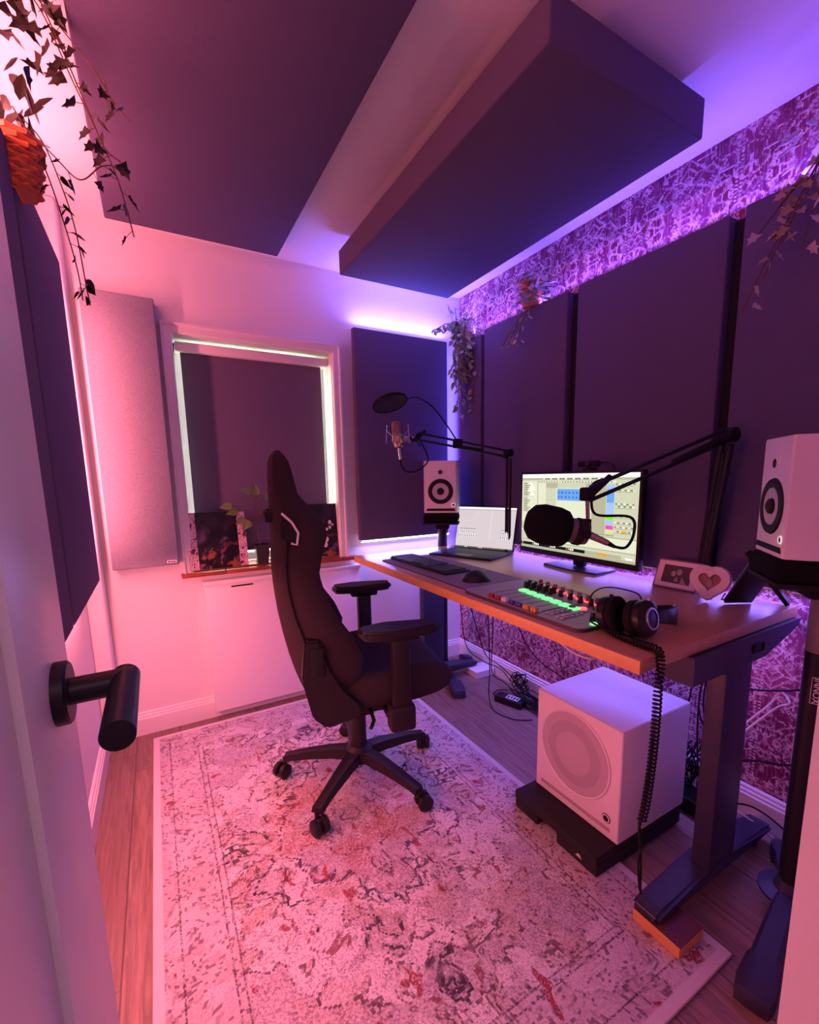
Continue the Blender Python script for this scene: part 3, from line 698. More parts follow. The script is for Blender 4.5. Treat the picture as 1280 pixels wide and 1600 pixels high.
# headphones
hp=thing('headphones','black over-ear headphones lying on the near corner of the desk','headphones',(1.105,.708,DZ),0)
ax=Vector((.10,-.93,.22)).normalized(); ext=Vector((.90,-.38,-.05)); ext=(ext-ax*ext.dot(ax)).normalized()
C0=Vector((-.058,.052,.053)); C1=Vector((-.042,-.022,.057))
hpm=mat('headphone_plastic',(.008,.007,.009),.35,spec=.35); pad=mat('headphone_pad',(.007,.006,.007),.8,spec=.2)
for C,sg in ((C0,-1),(C1,1)):
    g=G(); g.lathe([(0,-.001),(.046,-.001),(.049,.006),(.048,.018),(.040,.026),(.020,.030),(0,.030)],C,ax*sg,32); cup=build('ear_cup',g,hpm,hp)
    g=G(); g.lathe([(.022,-.024),(.040,-.028),(.048,-.022),(.048,-.006),(.042,0),(.0,0),(.0,-.012),(.020,-.014)],C,ax*sg,28,cap=False); build('ear_pad',g,pad,cup)
    g=G(); g.lathe([(.024,.026),(.029,.026),(.029,.032),(.024,.032)],C,ax*sg,32,cap=False); g.lathe([(.0241,.0315),(.029,.0315)],C,ax*sg,32,cap=False); build('cup_ring',g,mat('ring_grey',(.45,.42,.45),.3,metal=.8) if sg<0 else MATS['ring_grey'],cup)
bandp=[]
for i in range(17):
    t=PI*(i/16); bandp.append((C0+C1)/2+ext*(.02+.205*math.sin(t)**.75)+ax*(-math.cos(t)*.060))
g=G(); up=Vector((0,0,1)); rr=[]
for i,p in enumerate(bandp):
    tt=(bandp[min(i+1,16)]-bandp[max(i-1,0)]).normalized(); nn=tt.cross(up).normalized(); w=.018+.014*math.sin(PI*i/16)
    rr.append([p+nn*(.005*a)+up*(w*b) for a,b in ((-1,-.8),(-1,.8),(-.4,1),(.4,1),(1,.8),(1,-.8),(.4,-1),(-.4,-1))])
g.rings(rr); build('headband',g,hpm,hp)
for C,sg in ((C0,-1),(C1,1)):
    g=G(); pp=[C+ax*sg*.012+ext*(.053*math.cos(a))+up*(.053*math.sin(a)) for a in [math.radians(x) for x in range(-80,81,16)]]; g.tube(pp,.005,8)
    build('yoke',g,MATS['ring_grey'] if sg>0 else hpm,hp)
g=G(); g.tube(smoothpath([C0+Vector((-.03,.03,.0)),C0+Vector((.0,.07,.035)),C0+Vector((.05,.06,.055)),C1+Vector((.05,.05,.05)),C1+Vector((.05,.03,.02))]),.0022,6); build('linking_cable',g,blackm,hp)
# coiled cable: on the desk, over the edge and down
path=smoothpath([(1.065,.785,DZ+.012),(1.03,.745,DZ+.011),(1.015,.69,DZ+.011),(1.01,.64,DZ+.011),(1.005,.600,DZ+.012),(.985,.580,DZ-.012),(.965,.570,DZ-.06),(.958,.566,.70),(.953,.566,.60),(.945,.568,.50),(.935,.57,.45)],14)
def coil(path,R,r,turns,mt,parent,name):
    L=[0]
    for a,b in zip(path,path[1:]): L.append(L[-1]+(b-a).length)
    tot=L[-1]; n=int(turns*11); pts=[]; j=0
    t=(path[1]-path[0]).normalized(); nr=t.orthogonal().normalized(); tp=t
    for i in range(n+1):
        s=tot*i/n
        while j<len(path)-2 and L[j+1]<s: j+=1
        u=(s-L[j])/max(1e-9,L[j+1]-L[j]); p=path[j].lerp(path[j+1],u); t=(path[j+1]-path[j]).normalized()
        nr=(tp.rotation_difference(t)@nr).normalized(); tp=t; b=t.cross(nr); a=2*PI*turns*i/n
        pts.append(p+nr*(R*math.cos(a))+b*(R*math.sin(a)))
    g=G(); g.tube(pts,r,5); return build(name,g,mt,parent)
cc=thing('coiled_cable','black coiled headphone cable hanging over the desk corner','cable',(0,0,0))
coil(path,.0085,.0026,64,blackm,cc,'coil')
g=G(); g.tube(smoothpath([(1.07,.79,DZ+.02),(1.055,.82,DZ+.026),(1.03,.815,DZ+.02),(1.03,.775,DZ+.012)]),.003,6); build('jack_cable',g,blackm,cc); g=G()
g.tube(smoothpath([(.935,.57,.455),(.948,.572,.50),(.955,.575,.56),(.944,.574,.50),(.93,.572,.44)]),.0042,6)
g.tube(smoothpath([(.935,.570,.455),(.925,.569,.445),(.93,.57,.40),(.945,.572,.34),(.95,.572,.27),(.955,.573,.235)]),.003,6)
g.tube(smoothpath([(.93,.572,.44),(.938,.57,.38),(.935,.572,.33),(.95,.573,.25)]),.003,6); build('straight_cable',g,blackm,cc)

# photo frame
pf=thing('photo_frame','small silver-edged photo frame leaning on the desk before the black pole','photo frame',(1.637,.938,DZ),math.radians(92))
tl=math.radians(22); Mp=Matrix.Rotation(-tl,4,'X')
Mp=Matrix(((1,0,0,0),(0,math.sin(tl),-math.cos(tl),0),(0,math.cos(tl),math.sin(tl),0),(0,0,0,1)))
# local: +x to the left of the viewer, +y up the frame, +z towards the viewer
Mp=Matrix(((-1,0,0,0),(0,-math.sin(tl),math.cos(tl),0),(0,math.cos(tl),math.sin(tl),.002),(0,0,0,1)))
framem=mat('frame_metal',(.30,.20,.22),.35,metal=.5); photo_b=mat('photo_paper',(.80,.66,.66),.4); photo_d=mat('photo_print',(.05,.035,.045),.4); skin=mat('photo_tone',(.34,.26,.28),.5)
g=G(); g.box(-.08,.08,0,.112,-.010,0,.002,M=Mp); build('frame_body',g,framem,pf)
g=G(); g.box(-.074,.074,.006,.106,0,.0006,M=Mp); ph=build('mount',g,photo_b,pf,smooth=False)
g=G(); g.box(-.052,.052,.022,.090,.0006,.0009,M=Mp); build('photograph',g,photo_d,ph,smooth=False)
g=G()
for x,y,r in ((.008,.066,.010),(-.012,.058,.009)): g.prism([(x+r*math.cos(a),y+r*1.2*math.sin(a)) for a in [2*PI*i/14 for i in range(14)]],.0002,Mp@Matrix.Translation((0,0,.001)))
g.prism([(.002,.05),(-.006,.03),(.010,.03)],.0002,Mp@Matrix.Translation((0,0,.001))); g.prism([(.02,.05),(.04,.024),(.018,.024)],.0002,Mp@Matrix.Translation((0,0,.001)))
build('portrait_figures',g,skin,ph,smooth=False)
g=G(); g.box(-.01,.01,.0,.06,-.045,-.042,M=Mp@Matrix.Rotation(.3,4,'X')); build('easel_leg',g,framem,pf)

# heart ornament
def heart(s,n=40):
    out=[]
    for i in range(n):
        t=2*PI*i/n; x=16*math.sin(t)**3; y=13*math.cos(t)-5*math.cos(2*t)-2*math.cos(3*t)-math.cos(4*t); out.append((x*s/17,y*s/17))
    return out
hh=thing('heart_frame','white heart-shaped photo holder on the desk beside the photo frame','photo holder',(1.592,.79,DZ),math.radians(100))
Mh=Matrix(((-1,0,0,0),(0,-math.sin(.25),math.cos(.25),0),(0,math.cos(.25),math.sin(.25),.062),(0,0,0,1)))
I=[(x,y+.004) for x,y in heart(.036)]; n=len(I); O=[]
for i in range(n):
    a_,b_=Vector(I[(i-1)%n]),Vector(I[(i+1)%n]); t_=(b_-a_).normalized(); nn=Vector((-t_.y,t_.x)); p_=Vector(I[i])
    if nn.dot(p_-Vector((0,.0)))<0: nn=-nn
    nn=(nn+p_.normalized()).normalized(); q_=p_+nn*.026; O.append((q_.x,q_.y))
g=G(); R2=[]
for sc,z in ((1,-.008),(1.06,.0),(1,.009)): R2.append([Mh@Vector((x*sc,y*sc,z)) for x,y in O])
R2.append([Mh@Vector((x,y,.006)) for x,y in I]); R2.append([Mh@Vector((x,y,-.008)) for x,y in I]); R2.append(R2[0])
g.rings([[Vector(p) for p in r] for r in R2],cap=False); bmesh.ops.remove_doubles(g.bm,verts=g.bm.verts,dist=1e-5); build('heart_body',g,mat('heart_ceramic',(.72,.62,.64),.5),hh)
g=G(); g.prism([(x*1.02,y*1.02) for x,y in I],.002,Mh@Matrix.Translation((0,0,-.006))); hp2=build('heart_photo',g,mat('heart_print',(.30,.16,.16),.5),hh,smooth=False)
g=G(); g.sph(Mh@Vector((0,-.004,-.003)),(.012,.004,.016)); build('portrait_figure',g,skin,hp2)

# tilted tablet on an easel beneath the right speaker
es=thing('tablet_easel','glossy dark tablet tilted on a black folding stand beside the heart holder','tablet stand',(1.60,.72,DZ))
glossb=mat('dark_glass',(.02,.018,.024),.08,coat=1)
Mt=frame((0,0.035,0.003),(-1,0,0),(0,.83,.56)) ; 
xv=Vector((-.75,.45,.0)).normalized(); yv=Vector((.0,-.62,.78)); yv=(yv-xv*yv.dot(xv)).normalized(); zv=xv.cross(yv); Mt=Matrix((xv,yv,zv)).transposed().to_4x4(); Mt.translation=Vector((.035,.0,.004))
g=G(); g.box(-.045,.045,0,.20,-.005,.005,.003,M=Mt); tb=build('tablet_body',g,black,es)
g=G(); g.box(-.040,.040,.006,.194,.005,.0056,M=Mt); build('tablet_glass',g,glossb,tb,smooth=False)
g=G(); g.box(-.045,-.041,0,.20,.0052,.0062,M=Mt); g.box(.041,.045,0,.20,.0052,.0062,M=Mt); g.box(-.041,.041,.196,.20,.0052,.0062,M=Mt); build('tablet_edge_sheen',g,chrome,tb,smooth=False)  # chrome edge strips added to give the slab its sheen
g=G(); g.tube([Mt@Vector((p[0],p[1],.012)) for p in ((-.047,.0),(.047,.0),(.047,.03))],.003,6); g.tube([Mt@Vector((p[0],p[1],.012)) for p in ((-.047,.002),(-.047,.19))],.0022,6); build('wire_ledge',g,chrome,es)
g=G(); g.prism([(-.02,0),(.02,0),(.025,.20),(-.025,.20)],.012,Matrix((Vector((.95,.3,0)).normalized(),Vector((-.1,.60,.79)).normalized(),Vector((.95,.3,0)).cross(Vector((-.1,.60,.79))).normalized())).transposed().to_4x4()); 
for v in g.bm.verts: v.co+=Vector((.125,-.10,.002))
build('support_leg',g,blackm,es)

# ------------------------------------------------------------------ loudspeakers on floor stands
def speaker(label,loc,rz,group):
    """front faces local -y, origin at the centre of the underside"""
    t=thing('loudspeaker',label,'loudspeaker',loc,rz)
    W,D,Hh=.206,.25,.300; c=.028
    plan=[(-W/2,D/2),(-W/2,-D/2+c*1.6),(-W/2+.010,-D/2+.004),(-W/2+.016,-D/2),(W/2-.016,-D/2),(W/2-.010,-D/2+.004),(W/2,-D/2+c*1.6),(W/2,D/2)]
    g=G(); R=[]
    for z,k in ((0,.985),(.004,1),(Hh-.006,1),(Hh,.985)): R.append([Vector((x*k,y*k,z)) for x,y in plan])
    g.rings(R); cab=build('cabinet',g,spk_white,t,angle=.35)
    y=-D/2
    g=G(); g.prism([(-.085,.012),(.085,.012),(.079,.026),(-.079,.026)],.003,Matrix(((1,0,0,0),(0,0,-1,y+.001),(0,1,0,0),(0,0,0,1)))); build('bass_port',g,blackm,cab,smooth=False)
    o=(.0,y,.125)
    g=G(); g.lathe([(.048,.0),(.051,.005),(.060,.008),(.070,.005),(.073,0)],o,(0,-1,0),40,cap=False); build('woofer_surround',g,rubber,t)
    g=G(); g.lathe([(.048,.004),(.040,.001),(.022,-.010+.011),(.020,.0015),(0,.0015)],o,(0,-1,0),40,cap=False); w=build('woofer_cone',g,cone,t)
    g=G(); g.lathe([(.021,.001),(.019,.008),(.010,.013),(0.0,.0145)],o,(0,-1,0),28,cap=False); build('dust_cap',g,rubber,w)
    g=G(); g.lathe([(.026,.0),(.024,.002),(.014,.0015)],(0,y,.235),(0,-1,0),28,cap=False); g.lathe([(.0145,.0015),(.012,.004),(0,.005)],(0,y,.235),(0,-1,0),24,cap=False); tw=build('tweeter',g,spk_white,t)
    g=G(); g.lathe([(.0135,.0022),(.011,.0052),(0,.0062)],(0,y,.235),(0,-1,0),24,cap=False); build('tweeter_dome',g,rubber,tw)
    g=G(); g.lathe([(.0075,.001),(.0075,.003),(.0105,.003),(.0105,.001)],(.075,y,.046),(0,-1,0),24,cap=False); b=build('logo_ring',g,mat('logo_glow',(.8,.7,.75),.4,emit=(1,.85,.9),es=.5) if 'logo_glow' not in MATS else MATS['logo_glow'],t)
    g=G(); g.lathe([(0,.002),(.0075,.002),(.0075,0)],(.075,y,.046),(0,-1,0),16,cap=False); g.box(.0742,.0758,y-.003,y-.002,.0425,.0495); build('logo_mark',g,rubber,b,smooth=False)
    return t
def stand(label,px,py,ztop,rot,frz,hasgrey,leglen=.37,dirs=(),zk=1.0):
    t=thing('speaker_stand',label,'speaker stand',(px,py,0))
    zs=.80
    g=G(); g.cyl((0,0,.06 if zk==1 else .02),(0,0,zs if hasgrey else ztop-.03),.030,n=32); pole=build('pole',g,blackmetal,t)
    if hasgrey:
        g=G(); g.cyl((0,0,zs),(0,0,ztop-.03),.0312,n=32); build('upper_section',g,tubeg,t)  # upper part of the tube in mauve grey, slightly wider
    g=G(); g.lathe([(0,.0),(.055,.0),(.075,.012),(.075,.02),(.04,.03),(.032,.06)],(0,0,.055 if zk==1 else .012),(0,0,1),32); build('hub',g,navy,t)
    for a,leglen in dirs:
        a=math.radians(a); P=Vector((math.cos(a),math.sin(a),0)); Q=Vector((-P.y,P.x,0)); g=G(); rr=[]
        for r,w,z0,z1 in ((.02,.022,.055,.09),(.10,.026,.045,.085),(leglen*.68,.030,.02,.062),(leglen*.72,.036,.012,.060),(leglen*.9,.040,.004,.05),(leglen*.98,.034,.002,.044),(leglen,.018,.004,.034)):
            o=P*r; rr.append([o+Q*(w*x)+Vector((0,0,z*(zk if r<leglen*.7 else 1))) for x,z in ((-1,z0),(-1,z1-.006),(-.7,z1),(.7,z1),(1,z1-.006),(1,z0))])
        g.rings(rr); l=build('leg',g,navy,t,angle=.5)
        g=G(); rr=[]
        for r,w in ((leglen*.71,.037),(leglen*.9,.041),(leglen*.985,.034)): o=P*r; rr.append([o+Q*(w*x)+Vector((0,0,z)) for x,z in ((-1,.0),(-1,.014),(1,.014),(1,.0))])
        g.rings(rr); build('rubber_foot',g,dark_wood_under,l,smooth=False)
    return t
def platform(t,cx,cy,rz,z):
    M=Matrix.Translation((cx,cy,z))@Matrix.Rotation(rz,4,'Z')
    g=G(); g.box(-.105,.105,-.135,.12,-.012,0,.004,M=M); g.box(-.04,.04,-.04,.04,-.05,-.012,.006,M=M); build('platform',g,blackm,t)
def foampad(label,cx,cy,rz,z,h):
    g=G(); g.box(-.104,.104,-.140,.115,0,h,.022 if h>.05 else .008,4); o=build('isolation_pad',g,foam,loc=(cx,cy,z),rot=(0,0,rz)); tag(o,label,'foam pad'); return o
# right: front normal (-.75,.66)
rzR=math.atan2(-.75,-.66)  # rotates (0,-1) to the facing direction
def face(rz): return Vector((math.sin(rz),-math.cos(rz),0))
rzR=math.atan2(-.64,-.77)
sR=Vector((1.390,.553,0))-face(rzR)*.125
speaker('white loudspeaker at the right edge, seen side-on, on its tall stand',(sR.x,sR.y,1.055),rzR,None)
foampad('thick black foam pad under the right-hand loudspeaker',sR.x,sR.y,rzR,.995,.058)
st=stand('black tripod speaker stand in the right foreground with a lettered tube',1.475,.447,.995,0,0,True,.37,((190,.37),(303,.28),(22,.27)))
platform(st,sR.x-1.475,sR.y-.447,rzR,.995)
# lettering INNOX on the tube
def text_on(name,txt,size,m,M,parent,depth=.0004):
    c=bpy.data.curves.new(name,'FONT'); c.body=txt; c.size=size; c.align_x='CENTER'; c.align_y='CENTER'; c.extrude=depth
    tmp=bpy.data.objects.new(name,c); COL.objects.link(tmp); dg=bpy.context.evaluated_depsgraph_get()
    me=bpy.data.meshes.new_from_object(tmp.evaluated_get(dg)); bpy.data.objects.remove(tmp)
    me.transform(M); me.materials.clear(); me.materials.append(m); o=bpy.data.objects.new(name,me); COL.objects.link(o); o.parent=parent; return o
cd_=Vector((-1.475,-.447,0)).normalized(); cd_=Matrix.Rotation(.10,3,'Z')@cd_
Mx=Matrix((Vector((0,0,-1)),Vector((0,0,-1)).cross(cd_)*-1,cd_)).transposed().to_4x4()
xv=Vector((0,0,-1)); zv=cd_; yv=zv.cross(xv); Mx=Matrix((xv,yv,zv)).transposed().to_4x4(); Mx.translation=cd_*.0308+Vector((0,0,.70))
text_on('stand_lettering','INNOX',.021,gloss_white,Mx,st)
g=G()
for a in ((-.036,.036,.0105,.0115),(-.036,.036,-.0115,-.0105),(-.036,-.035,-.0115,.0115),(.035,.036,-.0115,.0115)): g.box(a[0],a[1],a[2],a[3],-.0012,.0003,M=Mx)
build('lettering_border',g,gloss_white,st,smooth=False)
# left
rzL=math.atan2(-.62,.78)
sL=Vector((1.432,2.205,0))-face(rzL)*.125
speaker('white loudspeaker in the far corner behind the laptop',(sL.x,sL.y,1.062),rzL,None)
foampad('black foam pad under the far-corner loudspeaker',sL.x,sL.y,rzL,1.005,.055)
stx,sty=1.56,2.385
st2=stand('black speaker stand in the far corner behind the desk',stx,sty,1.005,0,0,False,.42,((250,.42),(2,.225),(178,.3)),.48)
platform(st2,sL.x-stx,sL.y-sty,rzL,1.005)

# ------------------------------------------------------------------ subwoofer
sb=thing('subwoofer','large white subwoofer cube standing under the desk','subwoofer',(1.365,.975,.088))
g=G(); g.box(-.185,.185,-.18,.18,0,.392,.006,3); cab=build('cabinet',g,spk_white,sb)
g=G(); g.box(-.1862,-.184,-.150,.150,.026,.040,.0); 
pm=mat('port_shadow',(.42,.36,.38),.5)
build('port_slot',g,pm,cab,smooth=False)
c0=(-.185,.005,.222)
gr1=mat('grille_outer',(.42,.38,.41),.6,bump=.3,bscale=900); gr2=mat('grille_inner',(.50,.46,.49),.6,bump=.3,bscale=900)
g=G(); g.lathe([(.148,0),(.150,.003),(.146,.005),(.143,.003),(.143,0)],c0,(-1,0,0),56,cap=False); build('trim_ring',g,spk_white,sb)
g=G(); g.lathe([(.143,.0015),(.110,.003),(.108,.003)],c0,(-1,0,0),56,cap=False); gr=build('grille',g,gr2,sb)
g=G(); g.lathe([(.112,.0032),(.100,.0045),(.072,.0055)],c0,(-1,0,0),56,cap=False); build('grille_ring',g,gr1,gr)
g=G(); g.lathe([(.074,.0056),(.05,.0065),(.0,.007)],c0,(-1,0,0),56,cap=False); build('grille_centre',g,gr2,gr)
g=G(); g.lathe([(.0105,.0012),(.0105,.003),(.0140,.003),(.0140,.0012)],(-.185,-.135,.068),(-1,0,0),28,cap=False); lr=build('logo_ring',g,gloss_white,sb)
g=G(); g.lathe([(0,.001),(.0165,.001),(.0165,.0)],(-.185,-.135,.068),(-1,0,0),24,cap=False); build('logo_mark',g,rubber,lr,smooth=False)
pdm=mat('riser_cloth',(.012,.011,.013),.85)
pdo=thing('subwoofer_riser','black isolation riser under the white subwoofer','speaker riser',(1.335,.985,0))
g=G(); g.box(-.25,.215,-.185,.185,.055,.086,.006); build('riser_top',g,pdm,pdo)
for y0,y1 in ((-.185,-.02),(.07,.185)):
    g=G(); g.box(-.245,.21,y0,y1,.0125,.0565,.004); build('riser_foot',g,pdm,pdo)
g=G(); Mg=Matrix(((0,0,-1,-.2452),(-1,0,0,-.115),(0,1,0,.036),(0,0,0,1)))
g.prism([(-.012,-.003),(.012,-.003),(.012,-.001),(-.012,-.001)],.0005,Mg); g.prism([(-.008,.001),(-.002,.010),(.001,.005),(.005,.008),(.010,.001)],.0005,Mg); build('riser_logo',g,gloss_white,pdo,smooth=False)

# ------------------------------------------------------------------ microphone arms
def arm_pair(g,a,b,off,r=.0065,n=8):
    a,b,off=Vector(a),Vector(b),Vector(off); g.cyl(a+off,b+off,r,n=n); g.cyl(a-off,b-off,r,n=n)
# left arm
la=thing('microphone_arm','black jointed microphone arm in the far corner reaching left','microphone arm',(1.70,1.925,DZ))
E_=Vector((-.028,-.03,.552))
g=G(); g.box(-.03,.03,-.025,.025,.0005,.02,.005); g.cyl((0,0,.02),(0,0,.06),.014); build('table_clamp',g,blackm,la)
g=G(); g.cyl((-.0,.014,.06),E_+Vector((0,.014,0)),.0075); g.cyl((0,-.014,.06),E_+Vector((0,-.014,-.03)),.0075); build('lower_arm',g,blackmetal,la)
g=G(); g.tube([(0,0,.10),E_*.45],.005,8); build('spring',g,black,la)
g=G(); g.lathe([(0,-.02),(.02,-.02),(.02,.02),(0,.02)],E_,(0,1,0),20); g.sph(E_+Vector((-.02,0,-.02)),.012); build('elbow_joint',g,blackm,la)
T_=Vector((1.175,2.01,1.475))-Vector((1.70,1.925,DZ))
g=G(); arm_pair(g,E_+Vector((-.01,0,-.005)),T_,(0,.0,.016),.006); build('upper_arm',g,blackmetal,la)
g=G(); g.box(-.024,.024,-.014,.014,-.024,.024,.005,M=Matrix.Translation(E_.lerp(T_,.58))); g.cyl(E_.lerp(T_,.30)+Vector((0,0,-.012)),E_.lerp(T_,.62)+Vector((0,0,-.014)),.008); build('tension_block',g,blackm,la)
g=G(); g.sph(T_,.016); g.tube([T_,T_+Vector((-.03,.0,-.02)),T_+Vector((-.05,.01,-.005))],.009,8); g.tube([T_+Vector((.04,0,.028)),T_+Vector((-.02,0,-.022))],.009,8); g.tube([T_+Vector((-.01,0,-.02)),T_+Vector((.012,0,-.05))],.003,6); build('head_joint',g,blackm,la)
# condenser mic in a shock mount
cmx=thing('condenser_microphone','rose-toned condenser microphone hanging in a shock mount from the corner arm','microphone',(1.070,2.035,1.475),0)
axm=Matrix.Rotation(math.radians(-8),4,'Y')
g=G(); g.lathe([(0,-.055),(.020,-.055),(.024,-.05),(.024,.0),(.022,.004),(.024,.008),(.024,.055),(.018,.070),(0,.074)],(0,0,0),axm@Vector((0,0,1)),24); mb=build('mic_body',g,copper,cmx)
g=G(); g.lathe([(.0246,.010),(.0246,.055),(.0186,.0705),(0,.0745)],(0,0,0),axm@Vector((0,0,1)),24,cap=False); build('mic_grille',g,mat('mic_mesh',(.30,.18,.17),.5,metal=.6,bump=.8,bscale=700),mb)
g=G(); g.lathe([(.026,-.035),(.029,-.03),(.029,.0),(.026,.004)],(0,0,0),axm@Vector((0,0,1)),24,cap=False); g.cyl((.025,0,-.01),(.085,-.01,-.012),.010); build('mount_collar',g,copper,cmx)
g=G()
for i in range(4):
    a=PI/4+i*PI/2; c,s_=math.cos(a),math.sin(a)
    g.tube([(.027*c,.027*s_,-.02),(.062*c,.062*s_,-.035),(.055*c,.055*s_,.055)],.0028,6); g.tube([(.027*c,.027*s_,.0),(.06*c,.06*s_,.03)],.0022,6)
build('shock_cage',g,chrome,cmx)
g=G(); g.lathe([(.0,-.06),(.010,-.06),(.010,-.115),(.0,-.115)],(0,0,0),axm@Vector((0,0,1)),16); pl=build('plug',g,chrome,cmx)
g=G(); b0=axm@Vector((0,0,-.115)); g.tube(smoothpath([b0,b0+Vector((.002,0,-.03)),b0+Vector((.03,0,-.06)),b0+Vector((.10,0,-.055)),b0+Vector((.155,-.01,-.0)),(.12,-.02,-.035+.01)]),.004,8); build('microphone_cable',g,blackm,cmx)
# pop filter
pp=thing('pop_filter','round black pop filter on a thin gooseneck above the condenser microphone','pop filter',(1.03,2.03,1.63))
nf=Vector((-.08,.40,.91)).normalized()
g=G(); g.lathe([(.082,-.007),(.088,-.004),(.088,.004),(.082,.007)],(0,0,0),nf,36,cap=False); g.lathe([(.082,-.007),(.082,.007)],(0,0,0),nf,36,cap=False); build('hoop',g,blackm,pp)
g=G(); g.lathe([(0,-.004),(.083,-.004),(.083,.004),(0,.004)],(0,0,0),nf,36); build('mesh_screen',g,mat('nylon_mesh',(.010,.006,.009),.4),pp)
g=G(); e0=Vector((.080,-.03,.020)); e1=E_.lerp(T_,.60)+Vector((1.70,1.925,DZ))-Vector((1.03,2.03,1.63)); g.tube(smoothpath([e0,e0+Vector((.05,0,.012)),e0+Vector((.13,-.02,-.03)),e1+Vector((-.05,.01,.09)),e1+Vector((.0,0,.02))]),.004,8); build('gooseneck',g,blackmetal,pp)

# right arm
ra=thing('microphone_arm','black microphone arm leaning up on the desk with broadcast microphone','microphone arm',(1.722,.885,DZ))
B=Vector((1.722,.885,DZ)); E2=Vector((1.672,.812,1.392))-B; T2=Vector((1.132,.917,1.212))-B
g=G(); g.box(-.03,.03,-.025,.025,.0005,.02,.005); g.cyl((0,0,.02),(0,0,.05),.018); build('table_clamp',g,blackm,ra)
d=E2.normalized()
g=G(); g.cyl((.012,.018,.04),E2+Vector((.012,.018,-.0)),.011); g.cyl((-.012,-.018,.04),E2+Vector((-.012,-.018,-.03)),.011); build('lower_arm',g,blackmetal,ra)
g=G(); g.cyl(d*.06,d*.30,.017,n=14); g.cyl(d*.30,d*.5,.008); build('spring_sleeve',g,black,ra)
g=G(); g.lathe([(0,-.028),(.024,-.028),(.024,.028),(0,.028)],E2,(.2,1,0),20); build('elbow_joint',g,blackm,ra)
u=(T2-E2).normalized()
g=G(); arm_pair(g,E2,T2+Vector((0,0,0)),(0,0,.020),.0065); build('upper_arm',g,blackmetal,ra)
g=G(); g.cyl(E2+u*.05+Vector((0,0,-.006)),E2+u*.24+Vector((0,0,-.012)),.010); build('tension_sleeve',g,black,ra)
g=G(); g.sph(T2,.014); g.box(-.022,.022,-.014,.014,-.020,.020,.006,M=Matrix.Translation(T2+Vector((-.012,0,0)))); g.tube([T2+Vector((.075,-.01,.05)),T2+Vector((0,0,-.005))],.010,8); build('head_joint',g,blackm,ra)
g=G(); g.tube(smoothpath([T2+Vector((-.0,0,.0)),T2+Vector((.01,0,.028)),T2+Vector((.045,0,.040)),T2+Vector((.08,-.01,.042))]),.004,6); build('cable_loop',g,blackm,ra)
g=G(); g.cyl(T2+Vector((-.012,0,-.01)),T2+Vector((-.006,.0,-.075)),.006); build('swivel_post',g,copper,ra)
# broadcast mic with foam windscreen
MP=Vector((.985,.935,1.125)); bm_=thing('broadcast_microphone','black broadcast microphone with foam windscreen in front of the monitor','microphone',MP)
# axis from windscreen to tail, found from the picture: points to the right, slightly down and towards the camera
axb=Vector((.80,-.50,-.22)).normalized()
g=G(); g.lathe([(0,-.072),(.030,-.068),(.050,-.052),(.058,-.025),(.058,.02),(.052,.045),(.040,.056),(0,.056)],(0,0,0),axb,32); build('foam_windscreen',g,foam,bm_)
g=G(); g.lathe([(.034,.05),(.036,.06),(.036,.098),(.033,.11),(.0,.112)],(0,0,0),axb,28,cap=False); bo=build('mic_body',g,mat('mic_grey',(.16,.11,.12),.4,metal=.4),bm_)
g=G(); g.lathe([(.037,.072),(.040,.076),(.040,.092),(.037,.096)],(0,0,0),axb,28,cap=False); build('body_ring',g,blackm,bo)
P0=axb*.095; tgt=T2+B+Vector((-.006,0,-.075))-MP
g=G(); sd=axb.cross(Vector((0,0,1))).normalized()
g.tube([P0+sd*.042,P0+Vector((.0,.0,.03))+sd*.03,tgt+Vector((-.004,0,-.03)),tgt],[.009,.011,.013,.011],8); g.tube([P0-sd*.042,P0+Vector((.0,.0,.03))-sd*.03,tgt+Vector((-.004,0,-.03)),tgt],[.009,.011,.013,.011],8); g.lathe([(.0,-.046),(.013,-.046),(.013,.046),(0,.046)],P0,sd,16); build('yoke',g,blackm,bm_)
g=G(); tb0=axb*.108; tb1=tb0+Vector((.058,-.03,-.030)); g.tube([tb0,tb1],[.012,.009],14); pl=build('plug',g,copper,bm_)
g=G(); g.tube([tb1,tb1+Vector((.022,-.008,-.012))],[.008,.005],10)
c0_=tb1+Vector((.022,-.008,-.012)); g.tube(smoothpath([c0_,c0_+Vector((.04,-.01,-.004)),c0_+Vector((.070,-.012,.035)),c0_+Vector((.052,-.01,.085)),tgt+Vector((.035,0,.012)),tgt+Vector((.012,0,.07))]),.0042,8); build('microphone_cable',g,blackm,bm_)

# ------------------------------------------------------------------ window sill things
pinkpaper=N('floral_print'); _v=pinkpaper.noise(pinkpaper.tc,55,2,.6,1.5); _w=pinkpaper.noise(pinkpaper.tc,30,2,.5)
pinkpaper=pinkpaper.out(pinkpaper.mix(pinkpaper.math('MAXIMUM',pinkpaper.band(_v,.5,.035),pinkpaper.step(_w,.60,.62)),srgb(232,200,208),srgb(96,30,60)),.5)
coverm=N('dark_cover_art'); a_=coverm.noise(coverm.tc,9,3,.6,.6); b_=coverm.noise(coverm.tc,22,3,.6,.5); X_=coverm.sep(coverm.tc)
cc_=coverm.mix(coverm.step(a_,.42,.6),(.004,.004,.008),srgb(46,26,50))
low=coverm.step(X_[2],.16,.05)
cc_=coverm.mix(coverm.math('MULTIPLY',coverm.step(b_,.50,.60),low),cc_,srgb(150,86,70))
cc_=coverm.mix(coverm.math('MULTIPLY',coverm.step(a_,.53,.60),coverm.step(X_[2],.24,.14)),cc_,srgb(100,80,110))
coverm=coverm.out(cc_,.35)
